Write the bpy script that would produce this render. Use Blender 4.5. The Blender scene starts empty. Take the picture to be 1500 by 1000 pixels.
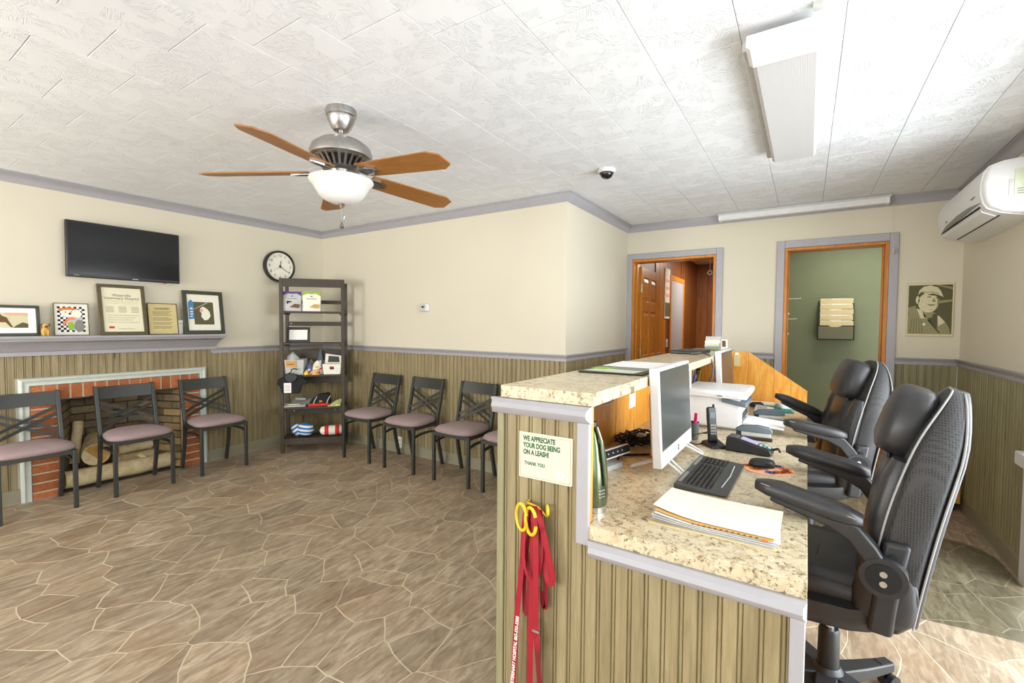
import bpy, bmesh, math, random
from mathutils import Vector, Matrix
random.seed(7)
PI = math.pi
SC = bpy.context.scene
COL = SC.collection

# ------------------------------------------------------------------ camera, world, daylight, exposure
XL, YB, XC, YD, XR, YF, H = -4.905, 3.416, -1.670, 4.933, 1.015, -3.00, 2.44  # most wall planes and object positions, here and below, back-projected from image pixels
F_PX, YAW, PITCH, ROLL, CAMH = 671.449, 0.57110, -0.036315, 0.007632, 1.357
fwd = Vector((-math.sin(YAW) * math.cos(PITCH), math.cos(YAW) * math.cos(PITCH), math.sin(PITCH)))
rt0 = Vector((math.cos(YAW), math.sin(YAW), 0)); up0 = rt0.cross(fwd)
rt = math.cos(ROLL) * rt0 + math.sin(ROLL) * up0
up = -math.sin(ROLL) * rt0 + math.cos(ROLL) * up0
cd = bpy.data.cameras.new('camera'); cam = bpy.data.objects.new('camera', cd); COL.objects.link(cam)
cd.sensor_width = 36; cd.lens = F_PX * 36 / 1500; cd.clip_start = .05; cd.clip_end = 60
cam.matrix_world = Matrix(((rt.x, up.x, -fwd.x, 0), (rt.y, up.y, -fwd.y, 0), (rt.z, up.z, -fwd.z, CAMH), (0, 0, 0, 1)))
SC.camera = cam
w = bpy.data.worlds.new('World'); SC.world = w; w.use_nodes = True
w.node_tree.nodes['Background'].inputs[0].default_value = (.86, .93, 1, 1)
w.node_tree.nodes['Background'].inputs[1].default_value = 1.6

def area(name, loc, rot, sx, sy, power, col=(1, 1, 1)):
    l = bpy.data.lights.new(name, 'AREA'); l.shape = 'RECTANGLE'; l.size = sx; l.size_y = sy
    l.energy = power; l.color = col
    o = bpy.data.objects.new(name, l); COL.objects.link(o); o.location = loc; o.rotation_euler = rot
    return o
# daylight entering by the front windows and by the glazed opening in the right wall
for k, wx in enumerate((-3.75, -1.75, .1)):
    area('daylight_front_window', (wx, YF + .03, 1.30), (PI / 2 + .5, 0, 0), 1.5, 1.4, (74, 36, 1)[k], (1, .99, .975))
area('daylight_side_opening', (XR + 1.3, 2.2, 1.15), (0, PI / 2 - .22, 0), 2.6, 3.0, 150, (.9, .955, 1))
area('added_side_fill', (XR + .12, -.95, 1.35), (0, PI / 2, 0), 1.5, 2.6, 10, (.97, .985, 1))  # added fill through an unseen window, carries light across to the left
area('added_hall_fill', (-.95, 7.3, 2.40), (0, 0, 0), .4, .4, 20, (1, .95, .86))  # added fill light, no fitting modelled; brightens the hallway
area('added_back_room_fill', (.35, 5.7, 2.40), (0, 0, 0), .5, .4, 7, (1, .98, .92))  # unseen light added to brighten the green room
vs = SC.view_settings
vs.view_transform = 'Standard'; vs.look = 'None'; vs.exposure = 0.64; vs.gamma = 1; vs.use_curve_mapping = False

# ------------------------------------------------------------------ helpers
def L1(c):
    c /= 255.0
    return c / 12.92 if c <= .04045 else ((c + .055) / 1.055) ** 2.4
def S(r, g, b): return (L1(r), L1(g), L1(b), 1)

class MB:
    """collects geometry; o is subtracted so shapes can be given in world space"""
    def __init__(s, o=(0, 0, 0)): s.v = []; s.f = []; s.o = Vector(o)
    def add(s, vs, fs):
        n = len(s.v); s.v += [Vector(v) - s.o for v in vs]; s.f += [[i + n for i in f] for f in fs]; return s
    def box(s, a, b, m=None):
        x0, y0, z0 = a; x1, y1, z1 = b
        vs = [Vector(q) for q in ((x0, y0, z0), (x1, y0, z0), (x1, y1, z0), (x0, y1, z0), (x0, y0, z1), (x1, y0, z1), (x1, y1, z1), (x0, y1, z1))]
        if m: vs = [m @ q for q in vs]
        return s.add(vs, [(0, 3, 2, 1), (4, 5, 6, 7), (0, 1, 5, 4), (1, 2, 6, 5), (2, 3, 7, 6), (3, 0, 4, 7)])
    def bar(s, p0, p1, w, t, upv=(0, 0, 1)):
        """rectangular bar from p0 to p1, w wide across, t thick along upv"""
        p0 = Vector(p0); p1 = Vector(p1); d = (p1 - p0).normalized(); u = Vector(upv)
        sd = d.cross(u)
        if sd.length < 1e-4: sd = d.cross(Vector((1, 0, 0)))
        sd.normalize(); u = sd.cross(d).normalized()
        vs = [q + sd * a * w / 2 + u * b * t / 2 for q in (p0, p1) for a, b in ((-1, -1), (1, -1), (1, 1), (-1, 1))]
        return s.add(vs, [(3, 2, 1, 0), (4, 5, 6, 7), (0, 1, 5, 4), (1, 2, 6, 5), (2, 3, 7, 6), (3, 0, 4, 7)])
    def rings(s, rings, cap=True, closed=True):
        n = len(rings[0]); vs = [v for r in rings for v in r]; fs = []
        for i in range(len(rings) - 1):
            for j in range(n if closed else n - 1):
                k = (j + 1) % n
                fs.append((i * n + j, i * n + k, (i + 1) * n + k, (i + 1) * n + j))
        if cap: fs.append(tuple(reversed(range(n)))); m = (len(rings) - 1) * n; fs.append(tuple(range(m, m + n)))
        return s.add(vs, fs)
    def lathe(s, prof, n=24, c=(0, 0, 0), cap=True):
        c = Vector(c)
        return s.rings([[c + Vector((r * math.cos(2 * PI * j / n), r * math.sin(2 * PI * j / n), z)) for j in range(n)] for r, z in prof], cap)
    def cyl(s, p0, p1, r0, r1=None, n=14, cap=True):
        r1 = r0 if r1 is None else r1
        return s.tube([p0, p1], [r0, r1], n, cap)
    def tube(s, path, r, n=8, cap=True, sx=1.0):
        path = [Vector(q) for q in path]; m = len(path)
        rr = r if isinstance(r, (list, tuple)) else [r] * m
        out = []; ref = None
        for i in range(m):
            d = (path[min(i + 1, m - 1)] - path[max(i - 1, 0)]).normalized()
            if ref is None: ref = Vector((0, 0, 1)) if abs(d.z) < .9 else Vector((1, 0, 0))
            a = d.cross(ref)
            if a.length < 1e-5: a = d.cross(Vector((.3, 1, .2)))
            a.normalize(); b = a.cross(d).normalized(); ref = b
            out.append([path[i] + (a * math.cos(2 * PI * j / n) * sx + b * math.sin(2 * PI * j / n)) * rr[i] for j in range(n)])
        return s.rings(out, cap)
    def prism(s, poly, f0, f1):
        """poly of 2d points; f0/f1 map (u,v) to 3d for the two faces"""
        n = len(poly)
        return s.add([f0(*q) for q in poly] + [f1(*q) for q in poly],
                     [tuple(reversed(range(n))), tuple(range(n, 2 * n))] + [(i, (i + 1) % n, (i + 1) % n + n, i + n) for i in range(n)])
    def ell(s, c, r, n=16, m=10, mat=None, p=1.0):
        c = Vector(c); R = []
        for i in range(1, m):
            t = -PI / 2 + PI * i / m
            R.append([(math.copysign(abs(math.cos(t)) ** p, math.cos(t)) * math.cos(2 * PI * j / n) * r[0], math.cos(t) ** p * math.sin(2 * PI * j / n) * r[1], math.copysign(abs(math.sin(t)) ** p, math.sin(t)) * r[2]) for j in range(n)])
        M = mat or Matrix.Identity(3)
        return s.rings([[c + M @ Vector(q) for q in ring] for ring in R], True)
    def poly(s, pts): return s.add(pts, [tuple(range(len(pts)))])

def fixn(me):
    bm = bmesh.new(); bm.from_mesh(me); bmesh.ops.recalc_face_normals(bm, faces=bm.faces); bm.to_mesh(me); bm.free()
def mesh_of(mb, name, mat, smooth=False, ang=35):
    me = bpy.data.meshes.new(name); me.from_pydata(mb.v, [], mb.f); fixn(me)
    if mat: me.materials.append(mat)
    if smooth:
        for q in me.polygons: q.use_smooth = True
        me.set_sharp_from_angle(angle=math.radians(ang))
    me.update(); return me
def obj(name, mb, mat, parent=None, smooth=False, bevel=0, seg=2, loc=None, rotz=0, sub=0, ang=35):
    me = mb if isinstance(mb, bpy.types.Mesh) else mesh_of(mb, name, mat, smooth or bevel > 0, ang)
    o = bpy.data.objects.new(name, me); COL.objects.link(o)
    if parent: o.parent = parent
    if loc is not None: o.location = loc
    if rotz: o.rotation_euler = (0, 0, rotz)
    if bevel:
        b = o.modifiers.new('bevel', 'BEVEL'); b.width = bevel; b.segments = seg; b.limit_method = 'ANGLE'; b.angle_limit = math.radians(40)
    if sub:
        b = o.modifiers.new('sub', 'SUBSURF'); b.levels = sub; b.render_levels = sub
    return o
def tag(o, label, cat, group=None, kind=None):
    o['label'] = label
    if cat: o['category'] = cat
    if group: o['group'] = group
    if kind: o['kind'] = kind
    return o
def thing(name, label, cat, loc=(0, 0, 0), rotz=0, group=None):
    o = bpy.data.objects.new(name, None); COL.objects.link(o); o.empty_display_size = .1
    o.location = loc; o.rotation_euler = (0, 0, rotz)
    return tag(o, label, cat, group)
def struct(name, mb, mat, label, cat, **k):
    o = obj(name, mb, mat, **k); return tag(o, label, cat, None, 'structure')
def copy_tree(o, parent=None):
    c = o.copy(); COL.objects.link(c)
    if parent: c.parent = parent
    for ch in o.children: copy_tree(ch, c)
    return c
def text_obj(name, s, size, mat, parent, M, align='CENTER', ext=.0004, sx=1.0, space=1.0, bold=0.0):
    cu = bpy.data.curves.new('t', 'FONT'); cu.body = s; cu.size = size; cu.align_x = align; cu.align_y = 'CENTER'; cu.extrude = ext; cu.resolution_u = 3; cu.offset = bold
    cu.space_line = space
    t = bpy.data.objects.new('t', cu); COL.objects.link(t)
    dg = bpy.context.evaluated_depsgraph_get(); me = bpy.data.meshes.new_from_object(t.evaluated_get(dg))
    bpy.data.objects.remove(t); bpy.data.curves.remove(cu)
    me.materials.clear(); me.materials.append(mat)
    me.transform(M @ Matrix.Diagonal((sx, 1, 1, 1))); me.name = name
    o = bpy.data.objects.new(name, me); COL.objects.link(o); o.parent = parent
    return o
def basis(o, x, y):
    """4x4 taking text plane (x right, y up) to 3d"""
    x = Vector(x).normalized(); y = Vector(y).normalized(); z = x.cross(y)
    return Matrix(((x.x, y.x, z.x, o[0]), (x.y, y.y, z.y, o[1]), (x.z, y.z, z.z, o[2]), (0, 0, 0, 1)))

# ------------------------------------------------------------------ materials
class NT:
    def __init__(s, name):
        s.m = bpy.data.materials.new(name); s.m.use_nodes = True; s.t = s.m.node_tree
        s.b = s.t.nodes['Principled BSDF']
    def n(s, typ, **k):
        q = s.t.nodes.new(typ)
        for a, v in k.items():
            if a.startswith('i_'):
                key = a[2:]; key = int(key) if key.isdigit() else key
                q.inputs[key].default_value = v
            else: setattr(q, a, v)
        return q
    def l(s, a, b): s.t.links.new(a, b)
    def coords(s, kind='Object', scale=(1, 1, 1), rot=(0, 0, 0), rnd=0.0):
        tc = s.n('ShaderNodeTexCoord'); mp = s.n('ShaderNodeMapping')
        mp.inputs['Scale'].default_value = scale; mp.inputs['Rotation'].default_value = rot
        src = tc.outputs[kind]
        if rnd:
            oi = s.n('ShaderNodeObjectInfo'); ml = s.n('ShaderNodeMath', operation='MULTIPLY'); ml.inputs[1].default_value = rnd
            s.l(oi.outputs['Random'], ml.inputs[0]); ad = s.n('ShaderNodeVectorMath', operation='ADD')
            s.l(src, ad.inputs[0]); s.l(ml.outputs[0], ad.inputs[1]); src = ad.outputs[0]
        s.l(src, mp.inputs[0]); return mp.outputs[0]
    def world(s, scale=(1, 1, 1), rot=(0, 0, 0)):
        g = s.n('ShaderNodeNewGeometry'); mp = s.n('ShaderNodeMapping')
        mp.inputs['Scale'].default_value = scale; mp.inputs['Rotation'].default_value = rot
        s.l(g.outputs['Position'], mp.inputs[0]); return mp.outputs[0]
    def noise(s, vec, scale, detail=3, rough=.55, dist=0):
        q = s.n('ShaderNodeTexNoise'); q.inputs['Scale'].default_value = scale; q.inputs['Detail'].default_value = detail
        q.inputs['Roughness'].default_value = rough; q.inputs['Distortion'].default_value = dist
        s.l(vec, q.inputs['Vector']); return q.outputs['Fac']
    def ramp(s, fac, stops, interp='LINEAR'):
        q = s.n('ShaderNodeValToRGB'); e = q.color_ramp; e.interpolation = interp
        while len(e.elements) > 1: e.elements.remove(e.elements[-1])
        e.elements[0].position = stops[0][0]; e.elements[0].color = stops[0][1]
        for p, c in stops[1:]:
            x = e.elements.new(p); x.color = c
        s.l(fac, q.inputs[0]); return q.outputs[0]
    def mix(s, fac, a, b, blend='MIX'):
        q = s.n('ShaderNodeMix', data_type='RGBA', blend_type=blend)
        for inp, v in ((q.inputs[0], fac), (q.inputs[6], a), (q.inputs[7], b)):
            if hasattr(v, 'is_linked'): s.l(v, inp)
            else: inp.default_value = v
        return q.outputs[2]
    def rndcol(s, col, amt):
        oi = s.n('ShaderNodeObjectInfo'); mr = s.n('ShaderNodeMapRange'); mr.inputs[3].default_value = 1 - amt; mr.inputs[4].default_value = 1 + amt
        s.l(oi.outputs['Random'], mr.inputs[0]); hs = s.n('ShaderNodeHueSaturation'); s.l(mr.outputs[0], hs.inputs['Value'])
        if hasattr(col, 'is_linked'): s.l(col, hs.inputs['Color'])
        else: hs.inputs['Color'].default_value = col
        return hs.outputs[0]
    def bump(s, h, strength=.3, dist=.01):
        q = s.n('ShaderNodeBump'); q.inputs['Strength'].default_value = strength; q.inputs['Distance'].default_value = dist
        s.l(h, q.inputs['Height']); s.l(q.outputs[0], s.b.inputs['Normal'])
    def out(s, col=None, rough=.5, metal=0, spec=None):
        if col is not None:
            if hasattr(col, 'is_linked'): s.l(col, s.b.inputs['Base Color'])
            else: s.b.inputs['Base Color'].default_value = col
        s.b.inputs['Roughness'].default_value = rough; s.b.inputs['Metallic'].default_value = metal
        if spec is not None: s.b.inputs['Specular IOR Level'].default_value = spec
        return s.m

def simple(name, c, rough=.5, metal=0, var=.06, scale=30, bump=0, bscale=200, spec=None):
    t = NT(name); v = t.coords(); f = t.noise(v, scale)
    a = tuple(min(1, x * (1 - var)) for x in c[:3]) + (1,); b = tuple(min(1, x * (1 + var)) for x in c[:3]) + (1,)
    if bump: t.bump(t.noise(t.coords(), bscale, 2), bump, .002)
    return t.out(t.ramp(f, [(.3, a), (.7, b)]), rough, metal, spec)
def wood(name, c1, c2, scale=(3, 3, .6), rough=.45, rnd=.1, world=False, bump=.05, knots=False, freq=7):
    t = NT(name); v = t.world(scale) if world else t.coords('Object', scale, rnd=13.0)
    f = t.noise(v, freq, 5, .6, 1.2)
    col = t.ramp(f, [(.3, c1), (.68, c2)])
    if knots:
        vo = t.n('ShaderNodeTexVoronoi'); vo.inputs['Scale'].default_value = 1.6; t.l(v, vo.inputs['Vector'])
        k = t.ramp(vo.outputs['Distance'], [(.04, (1, 1, 1, 1)), (.13, (0, 0, 0, 1))])
        col = t.mix(k, col, tuple(x * .25 for x in c1[:3]) + (1,))
    if rnd: col = t.rndcol(col, rnd)
    if bump: t.bump(f, bump, .004)
    return t.out(col, rough)

M = {}
M['wall'] = simple('cream_wall_paint', S(216, 208, 187), .7, var=.015, scale=2, bump=.04, bscale=300)
M['trim'] = simple('lavender_grey_paint', S(169, 167, 171), .42, var=.03, scale=12)
M['trimw'] = simple('white_paint', S(226, 228, 228), .4, var=.02)
M['mantel_trim'] = simple('pale_mint_grey_paint', S(196, 203, 192), .42, var=.03)
M['base'] = simple('vinyl_cove_base', S(146, 141, 118), .5, var=.05, scale=6)
def stain(name, c1, c2, c3):
    t = NT(name); v = t.coords('Object', (14, 14, 1.1), rnd=31.0); f = t.noise(v, 2.2, 6, .62, .7)
    col = t.ramp(f, [(.28, c1), (.52, c2), (.75, c3)])
    g = t.noise(t.coords('Object', (60, 60, 2.5), rnd=9.0), 3, 3)
    col = t.mix(.22, col, t.ramp(g, [(.35, c1), (.65, c3)]))
    vo = t.n('ShaderNodeTexVoronoi'); vo.inputs['Scale'].default_value = 1.0
    t.l(t.coords('Object', (9, 9, 1.7), rnd=57.0), vo.inputs['Vector'])
    k = t.ramp(vo.outputs['Distance'], [(.03, (1, 1, 1, 1)), (.11, (0, 0, 0, 1))])
    col = t.mix(k, col, tuple(x * .55 for x in c1[:3]) + (1,))
    col = t.rndcol(col, .1); t.bump(f, .12, .003)
    return t.out(col, .55)
M['board'] = stain('olive_stained_board', S(120, 105, 72), S(148, 133, 97), S(170, 156, 119))
M['boardg'] = stain('grey_green_stained_board', S(122, 117, 84), S(148, 142, 107), S(164, 158, 124))
M['substrate'] = simple('dark_board_backing', S(98, 86, 60), .8)

def tile_mat():
    t = NT('textured_ceiling_tile'); pos = t.world()
    vo = t.n('ShaderNodeTexVoronoi', distance='CHEBYCHEV'); vo.inputs['Scale'].default_value = 15; t.l(pos, vo.inputs['Vector'])
    sep = t.n('ShaderNodeSeparateColor'); t.l(vo.outputs['Color'], sep.inputs[0])
    ml = t.n('ShaderNodeMath', operation='MULTIPLY'); ml.inputs[1].default_value = 6.28; t.l(sep.outputs[0], ml.inputs[0])
    vr = t.n('ShaderNodeVectorRotate', rotation_type='Z_AXIS'); t.l(pos, vr.inputs['Vector']); t.l(ml.outputs[0], vr.inputs['Angle'])
    mp = t.n('ShaderNodeMapping'); mp.inputs['Scale'].default_value = (230, 26, 1); t.l(vr.outputs[0], mp.inputs[0])
    f = t.noise(mp.outputs[0], 1, 2, .5, .4)
    st = t.ramp(f, [(.5, (0, 0, 0, 1)), (.6, (1, 1, 1, 1))])
    msk = t.ramp(sep.outputs[1], [(.3, (0, 0, 0, 1)), (.45, (1, 1, 1, 1))])
    hgt = t.mix(1.0, st, msk, 'MULTIPLY')
    t.bump(hgt, .75, .0028)
    col = t.rndcol(t.ramp(t.noise(pos, 1.2), [(.3, S(231, 233, 236)), (.7, S(237, 239, 241))]), .015)
    return t.out(col, .75)
M['tile'] = tile_mat()
M['ceilgap'] = simple('ceiling_joint_shade', S(150, 148, 144), .9)  # grey colour stands in for the shadow line in the tile gaps

def stone_mat():
    t = NT('flagstone_vinyl'); pos = t.world()
    oi = t.n('ShaderNodeObjectInfo')
    v1 = t.world((9, 2.6, 1), (0, 0, .12)); f1 = t.noise(v1, 1.3, 7, .68, 1.3)
    v2 = t.world((20, 5, 1), (0, 0, .35)); f2 = t.noise(v2, 1.5, 6, .7, .8)
    f3 = t.noise(pos, 2.3, 3)
    col = t.ramp(f1, [(.25, S(100, 82, 63)), (.42, S(150, 131, 108)), (.56, S(169, 151, 127)), (.75, S(208, 192, 168))])
    col = t.mix(.55, col, t.ramp(f2, [(.28, S(78, 62, 47)), (.5, S(160, 142, 118)), (.72, S(220, 204, 180))]))
    col = t.mix(t.ramp(f3, [(.45, (0, 0, 0, 1)), (.75, (.45, .45, .45, 1))]), col, S(146, 114, 82))
    col = t.rndcol(col, .16)
    t.bump(f2, .12, .002)
    return t.out(col, .42, spec=.4)
M['stone'] = stone_mat()
M['grout'] = simple('pale_grout', S(210, 194, 168), .7, var=.06, scale=20)

def granite(name):
    t = NT(name); v = t.world()
    f1 = t.noise(v, 60, 5, .7, .5); f2 = t.noise(v, 120, 5, .72, .3); f3 = t.noise(v, 14, 3, .6, .8); f4 = t.noise(v, 34, 4, .7, .6)
    col = t.ramp(f3, [(.3, S(192, 174, 138)), (.5, S(214, 200, 168)), (.7, S(196, 180, 146))])
    col = t.mix(t.ramp(f4, [(.52, (0, 0, 0, 1)), (.66, (.75, .75, .75, 1))]), col, S(150, 126, 88))
    col = t.mix(t.ramp(f1, [(.3, (.8, .8, .8, 1)), (.42, (0, 0, 0, 1))]), col, S(236, 229, 208))
    md = t.n('ShaderNodeMath', operation='MULTIPLY_ADD'); md.inputs[1].default_value = .45; t.l(f4, md.inputs[0]); t.l(f2, md.inputs[2])
    col = t.mix(t.ramp(md.outputs[0], [(.79, (0, 0, 0, 1)), (.86, (.9, .9, .9, 1))]), col, S(88, 70, 52))
    return t.out(col, .3)
M['granite'] = granite('granite_pattern_laminate')
M['pine'] = wood('orange_knotty_pine', S(212, 132, 40), S(240, 178, 80), (5, 5, .8), .35, .1, knots=True)
M['pinedoor'] = wood('varnished_pine', S(186, 106, 26), S(214, 142, 48), (6, 6, .5), .35, .08)
M['panel'] = wood('dark_stained_panelling', S(106, 58, 18), S(146, 86, 32), (7, 7, .5), .45, .12)
M['fanwood'] = wood('walnut_fan_blade', S(138, 88, 36), S(164, 110, 52), (.8, 8, 8), .4, .03)
M['steel'] = simple('brushed_nickel', S(178, 176, 172), .28, 1, var=.08, scale=60)
M['chrome'] = simple('chrome', S(210, 210, 210), .12, 1, var=.02)
M['black'] = simple('black_plastic', S(30, 30, 31), .4, var=.1)
M['blackmetal'] = simple('black_powder_coated_metal', S(54, 55, 51), .4, var=.08)
M['leather'] = simple('black_leather', S(44, 43, 44), .38, var=.12, scale=15, bump=.15, bscale=260)
M['piping'] = simple('light_grey_piping', S(150, 149, 146), .6)
M['armplastic'] = simple('black_textured_plastic', S(40, 40, 41), .42, var=.1)
def perf():
    t = NT('perforated_black_fabric'); v = t.coords()
    vo = t.n('ShaderNodeTexVoronoi'); vo.inputs['Scale'].default_value = 150; vo.inputs['Randomness'].default_value = .15; t.l(v, vo.inputs['Vector'])
    col = t.ramp(vo.outputs['Distance'], [(.25, S(10, 10, 10)), (.45, S(54, 53, 53))])
    t.bump(vo.outputs['Distance'], .3, .003); return t.out(col, .6)
M['perf'] = perf()
def fabric():
    t = NT('mauve_upholstery'); v = t.coords(); f = t.noise(v, 420, 2); g = t.noise(v, 9, 3)
    col = t.mix(.5, t.ramp(f, [(.3, S(134, 112, 112)), (.7, S(174, 153, 151))]), t.ramp(g, [(.3, S(148, 128, 127)), (.7, S(158, 138, 136))]))
    t.bump(f, .25, .002); return t.out(col, .85)
M['seat'] = fabric()
M['espresso'] = wood('espresso_painted_wood', S(52, 42, 29), S(66, 55, 40), (6, 6, 1), .5, .05)
M['white'] = simple('white_plastic', S(228, 228, 227), .4, var=.02)
M['offwhite'] = simple('off_white_paper', S(236, 232, 214), .8, var=.03)
M['paper'] = simple('white_paper', S(243, 243, 240), .8, var=.02)
M['cream'] = simple('cream_print_paper', S(232, 226, 196), .8, var=.03)
M['tan'] = simple('aged_tan_paper', S(214, 196, 140), .8, var=.05)
M['folder'] = simple('manila_card', S(226, 206, 156), .8, var=.04)
M['glassw'] = simple('frosted_opal_glass', S(226, 223, 219), .35, var=.03)
M['screen'] = simple('dark_glossy_screen', S(26, 27, 29), .12, var=.05)
M['pcscreen'] = simple('reflection_grey_screen', S(70, 74, 72), .28, var=.05, spec=.9)  # base colour lightened to stand in for a reflected bright window
M['green'] = simple('sage_green_paint', S(128, 133, 100), .6, var=.03, scale=8, bump=.05, bscale=250)
M['greendark'] = simple('dark_vinyl_base', S(54, 54, 50), .5)
M['red'] = simple('red_nylon_webbing', S(158, 12, 36), .5, var=.1, scale=60, bump=.15, bscale=500)
M['darkred'] = simple('dark_red_nylon_webbing', S(128, 8, 28), .5, var=.1, scale=60, bump=.15, bscale=500)
M['yellow'] = simple('yellow_vinyl_coating', S(236, 200, 40), .35)
M['signtan'] = simple('cream_sign_plate', S(220, 211, 188), .5, var=.02)
M['signgreen'] = simple('green_print', S(38, 100, 62), .6)
M['ink'] = simple('dark_grey_print', S(84, 80, 66), .7)
M['darkgreen'] = simple('dark_green_frame', S(58, 60, 42), .45, var=.15)
M['brown'] = simple('brown_frame', S(88, 76, 50), .45, var=.12)
def brick(name, cols, soot=0):
    t = NT(name); v = t.coords('Object', (1, 1, 1), rnd=17.0); f = t.noise(v, 28, 4, .6); g = t.noise(v, 90, 3)
    col = t.mix(.35, t.ramp(f, [(.3, cols[0]), (.7, cols[1])]), t.ramp(g, [(.3, cols[0]), (.7, cols[2])]))
    col = t.rndcol(col, .24); t.bump(g, .4, .004); return t.out(col, .85)
M['brick'] = brick('red_brick', (S(146, 78, 38), S(184, 106, 58), S(198, 130, 84)))
M['firebrick'] = brick('sooty_fire_brick', (S(112, 96, 70), S(150, 130, 98), S(168, 148, 114)))
M['firebrick2'] = brick('tan_fire_brick', (S(156, 130, 86), S(192, 164, 112), S(204, 178, 128)))
M['mortar'] = simple('grey_mortar', S(206, 192, 164), .9, var=.1, scale=60)
M['sootmortar'] = simple('sooty_mortar', S(66, 56, 42), .9, var=.1, scale=60)
def bark():
    t = NT('birch_bark'); v = t.coords('Object', (1, 1, 1)); f = t.noise(v, 14, 5, .65); g = t.noise(t.coords('Object', (8, 60, 60)), 2.4, 3)
    col = t.ramp(f, [(.3, S(196, 172, 126)), (.5, S(224, 204, 158)), (.7, S(236, 220, 182))])
    col = t.mix(t.ramp(g, [(.66, (0, 0, 0, 1)), (.72, (1, 1, 1, 1))]), col, S(96, 76, 50)); t.bump(f, .4, .006)
    return t.out(col, .8)
M['bark'] = bark()
def endgrain():
    t = NT('cut_log_end'); v = t.coords('Object'); f = t.noise(v, 20, 4)
    return t.out(t.ramp(f, [(.3, S(176, 130, 60)), (.7, S(206, 164, 88))]), .8)
M['logend'] = endgrain()
def flat(name, c, r=.8): M[name] = simple(name, S(*c), r, var=.04)
for n_, c_ in dict(blue=(52, 116, 186), orange=(224, 120, 44), pink=(240, 40, 130), purple=(92, 66, 140), lime=(150, 186, 50), teal=(40, 150, 130), redflat=(206, 44, 34), ltgrey=(196, 196, 192), midgrey=(140, 138, 130), dkgrey=(76, 76, 74), sepiadark=(92, 88, 58), sepiamid=(150, 144, 106), sepialight=(214, 206, 168), skyblue=(72, 130, 190), skin=(222, 196, 160), palegreen=(206, 214, 186), ivory=(240, 236, 220), tanfur=(206, 160, 84), bluegrey=(98, 110, 116), salmon=(240, 130, 100), dustyblue=(98, 112, 160), peach=(240, 176, 140), brownflat=(110, 78, 48), black2=(22, 22, 22)).items(): flat(n_, c_)
def clear(name, tint, gl=.12, r=.15):
    t = NT(name); tr = t.n('ShaderNodeBsdfTransparent'); tr.inputs[0].default_value = tint
    g = t.n('ShaderNodeBsdfGlossy'); g.inputs['Roughness'].default_value = r; mx = t.n('ShaderNodeMixShader'); mx.inputs[0].default_value = gl
    t.l(tr.outputs[0], mx.inputs[1]); t.l(g.outputs[0], mx.inputs[2]); o = t.t.nodes['Material Output']; t.l(mx.outputs[0], o.inputs[0]); t.t.nodes.remove(t.b); return t.m
M['mat'] = clear('clear_vinyl_chair_mat', (.84, .86, .84, 1), .10, .3)
M['acrylic'] = clear('clear_acrylic', (.86, .88, .86, 1), .12, .1)
M['kettle'] = simple('metallic_dark_green', S(106, 116, 90), .22, .75, var=.1, scale=6)
M['brass'] = simple('pale_brass', S(206, 190, 130), .3, .8)
M['rackmesh'] = simple('grey_wire_mesh', S(112, 110, 84), .5, var=.1, scale=200)

# ------------------------------------------------------------------ room shell
T = .14   # wall thickness
def boxes(lst, o=(0, 0, 0)):
    m = MB(o)
    for a, b in lst: m.box(a, b)
    return m
FPY0, FPY1, FPZ = 1.073, 1.917, .753           # fireplace opening
D1 = (-1.613, -.769, 2.07); D2 = (-.187, .561, 2.078)   # door openings x0,x1,top
wall_left = struct('wall_left', boxes([((XL - T, YF, 0), (XL, FPY0, H + .1)), ((XL - T, FPY1, 0), (XL, YB + T, H + .1)), ((XL - T, FPY0, FPZ), (XL, FPY1, H + .1))]), M['wall'], 'cream left wall with stained beadboard wainscot around the fireplace', 'wall')
wall_back = struct('wall_back', boxes([((XL, YB, 0), (XC - T, YB + T, H + .1))]), M['wall'], 'cream back wall above a row of lobby chairs', 'wall')
wall_return = struct('wall_return', boxes([((XC - T, YB, 0), (XC, YD + T, H + .1))]), M['wall'], 'short cream return wall beside the hallway doorway', 'wall')
wall_far = struct('wall_far', boxes([((XC, YD, D1[2]), (D1[1], YD + T, H + .1)), ((XC, YD, 0), (D1[0], YD + T, D1[2])), ((D1[1], YD, 0), (D2[0], YD + T, H + .1)), ((D2[0], YD, D2[2]), (D2[1], YD + T, H + .1)), ((D2[1], YD, 0), (XR + T, YD + T, H + .1))]), M['wall'], 'cream far wall with two doorways', 'wall')
RO = (.95, 3.43, 2.10)     # glazed opening in the right wall y0,y1,top
wall_right = struct('wall_right', boxes([((XR, RO[1], 0), (XR + T, YD, H + .1)), ((XR, YF, 0), (XR + T, -2.3, H + .1)), ((XR, -2.3, 0), (XR + T, .4, .6)), ((XR, -2.3, 2.1), (XR + T, .4, H + .1)), ((XR, .4, 0), (XR + T, RO[0], H + .1)), ((XR, RO[0], RO[2]), (XR + T, RO[1], H + .1))]), M['wall'], 'cream right wall behind the office chairs', 'wall')  # unseen opening behind the camera added to let the side fill in
fw = []
xs = [XL - T] + [q for wx in (-3.75, -1.75, .1) for q in (wx - .75, wx + .75)] + [XR + T]
for i in range(0, len(xs), 2): fw.append(((xs[i], YF - T, 0), (xs[i + 1], YF, H + .1)))
for i in range(1, len(xs) - 1, 2):
    fw.append(((xs[i], YF - T, 0), (xs[i + 1], YF, .7))); fw.append(((xs[i], YF - T, 2.2), (xs[i + 1], YF, H + .1)))
struct('wall_front', boxes(fw), M['wall'], 'cream front wall with three windows behind the camera', 'wall')

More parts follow.
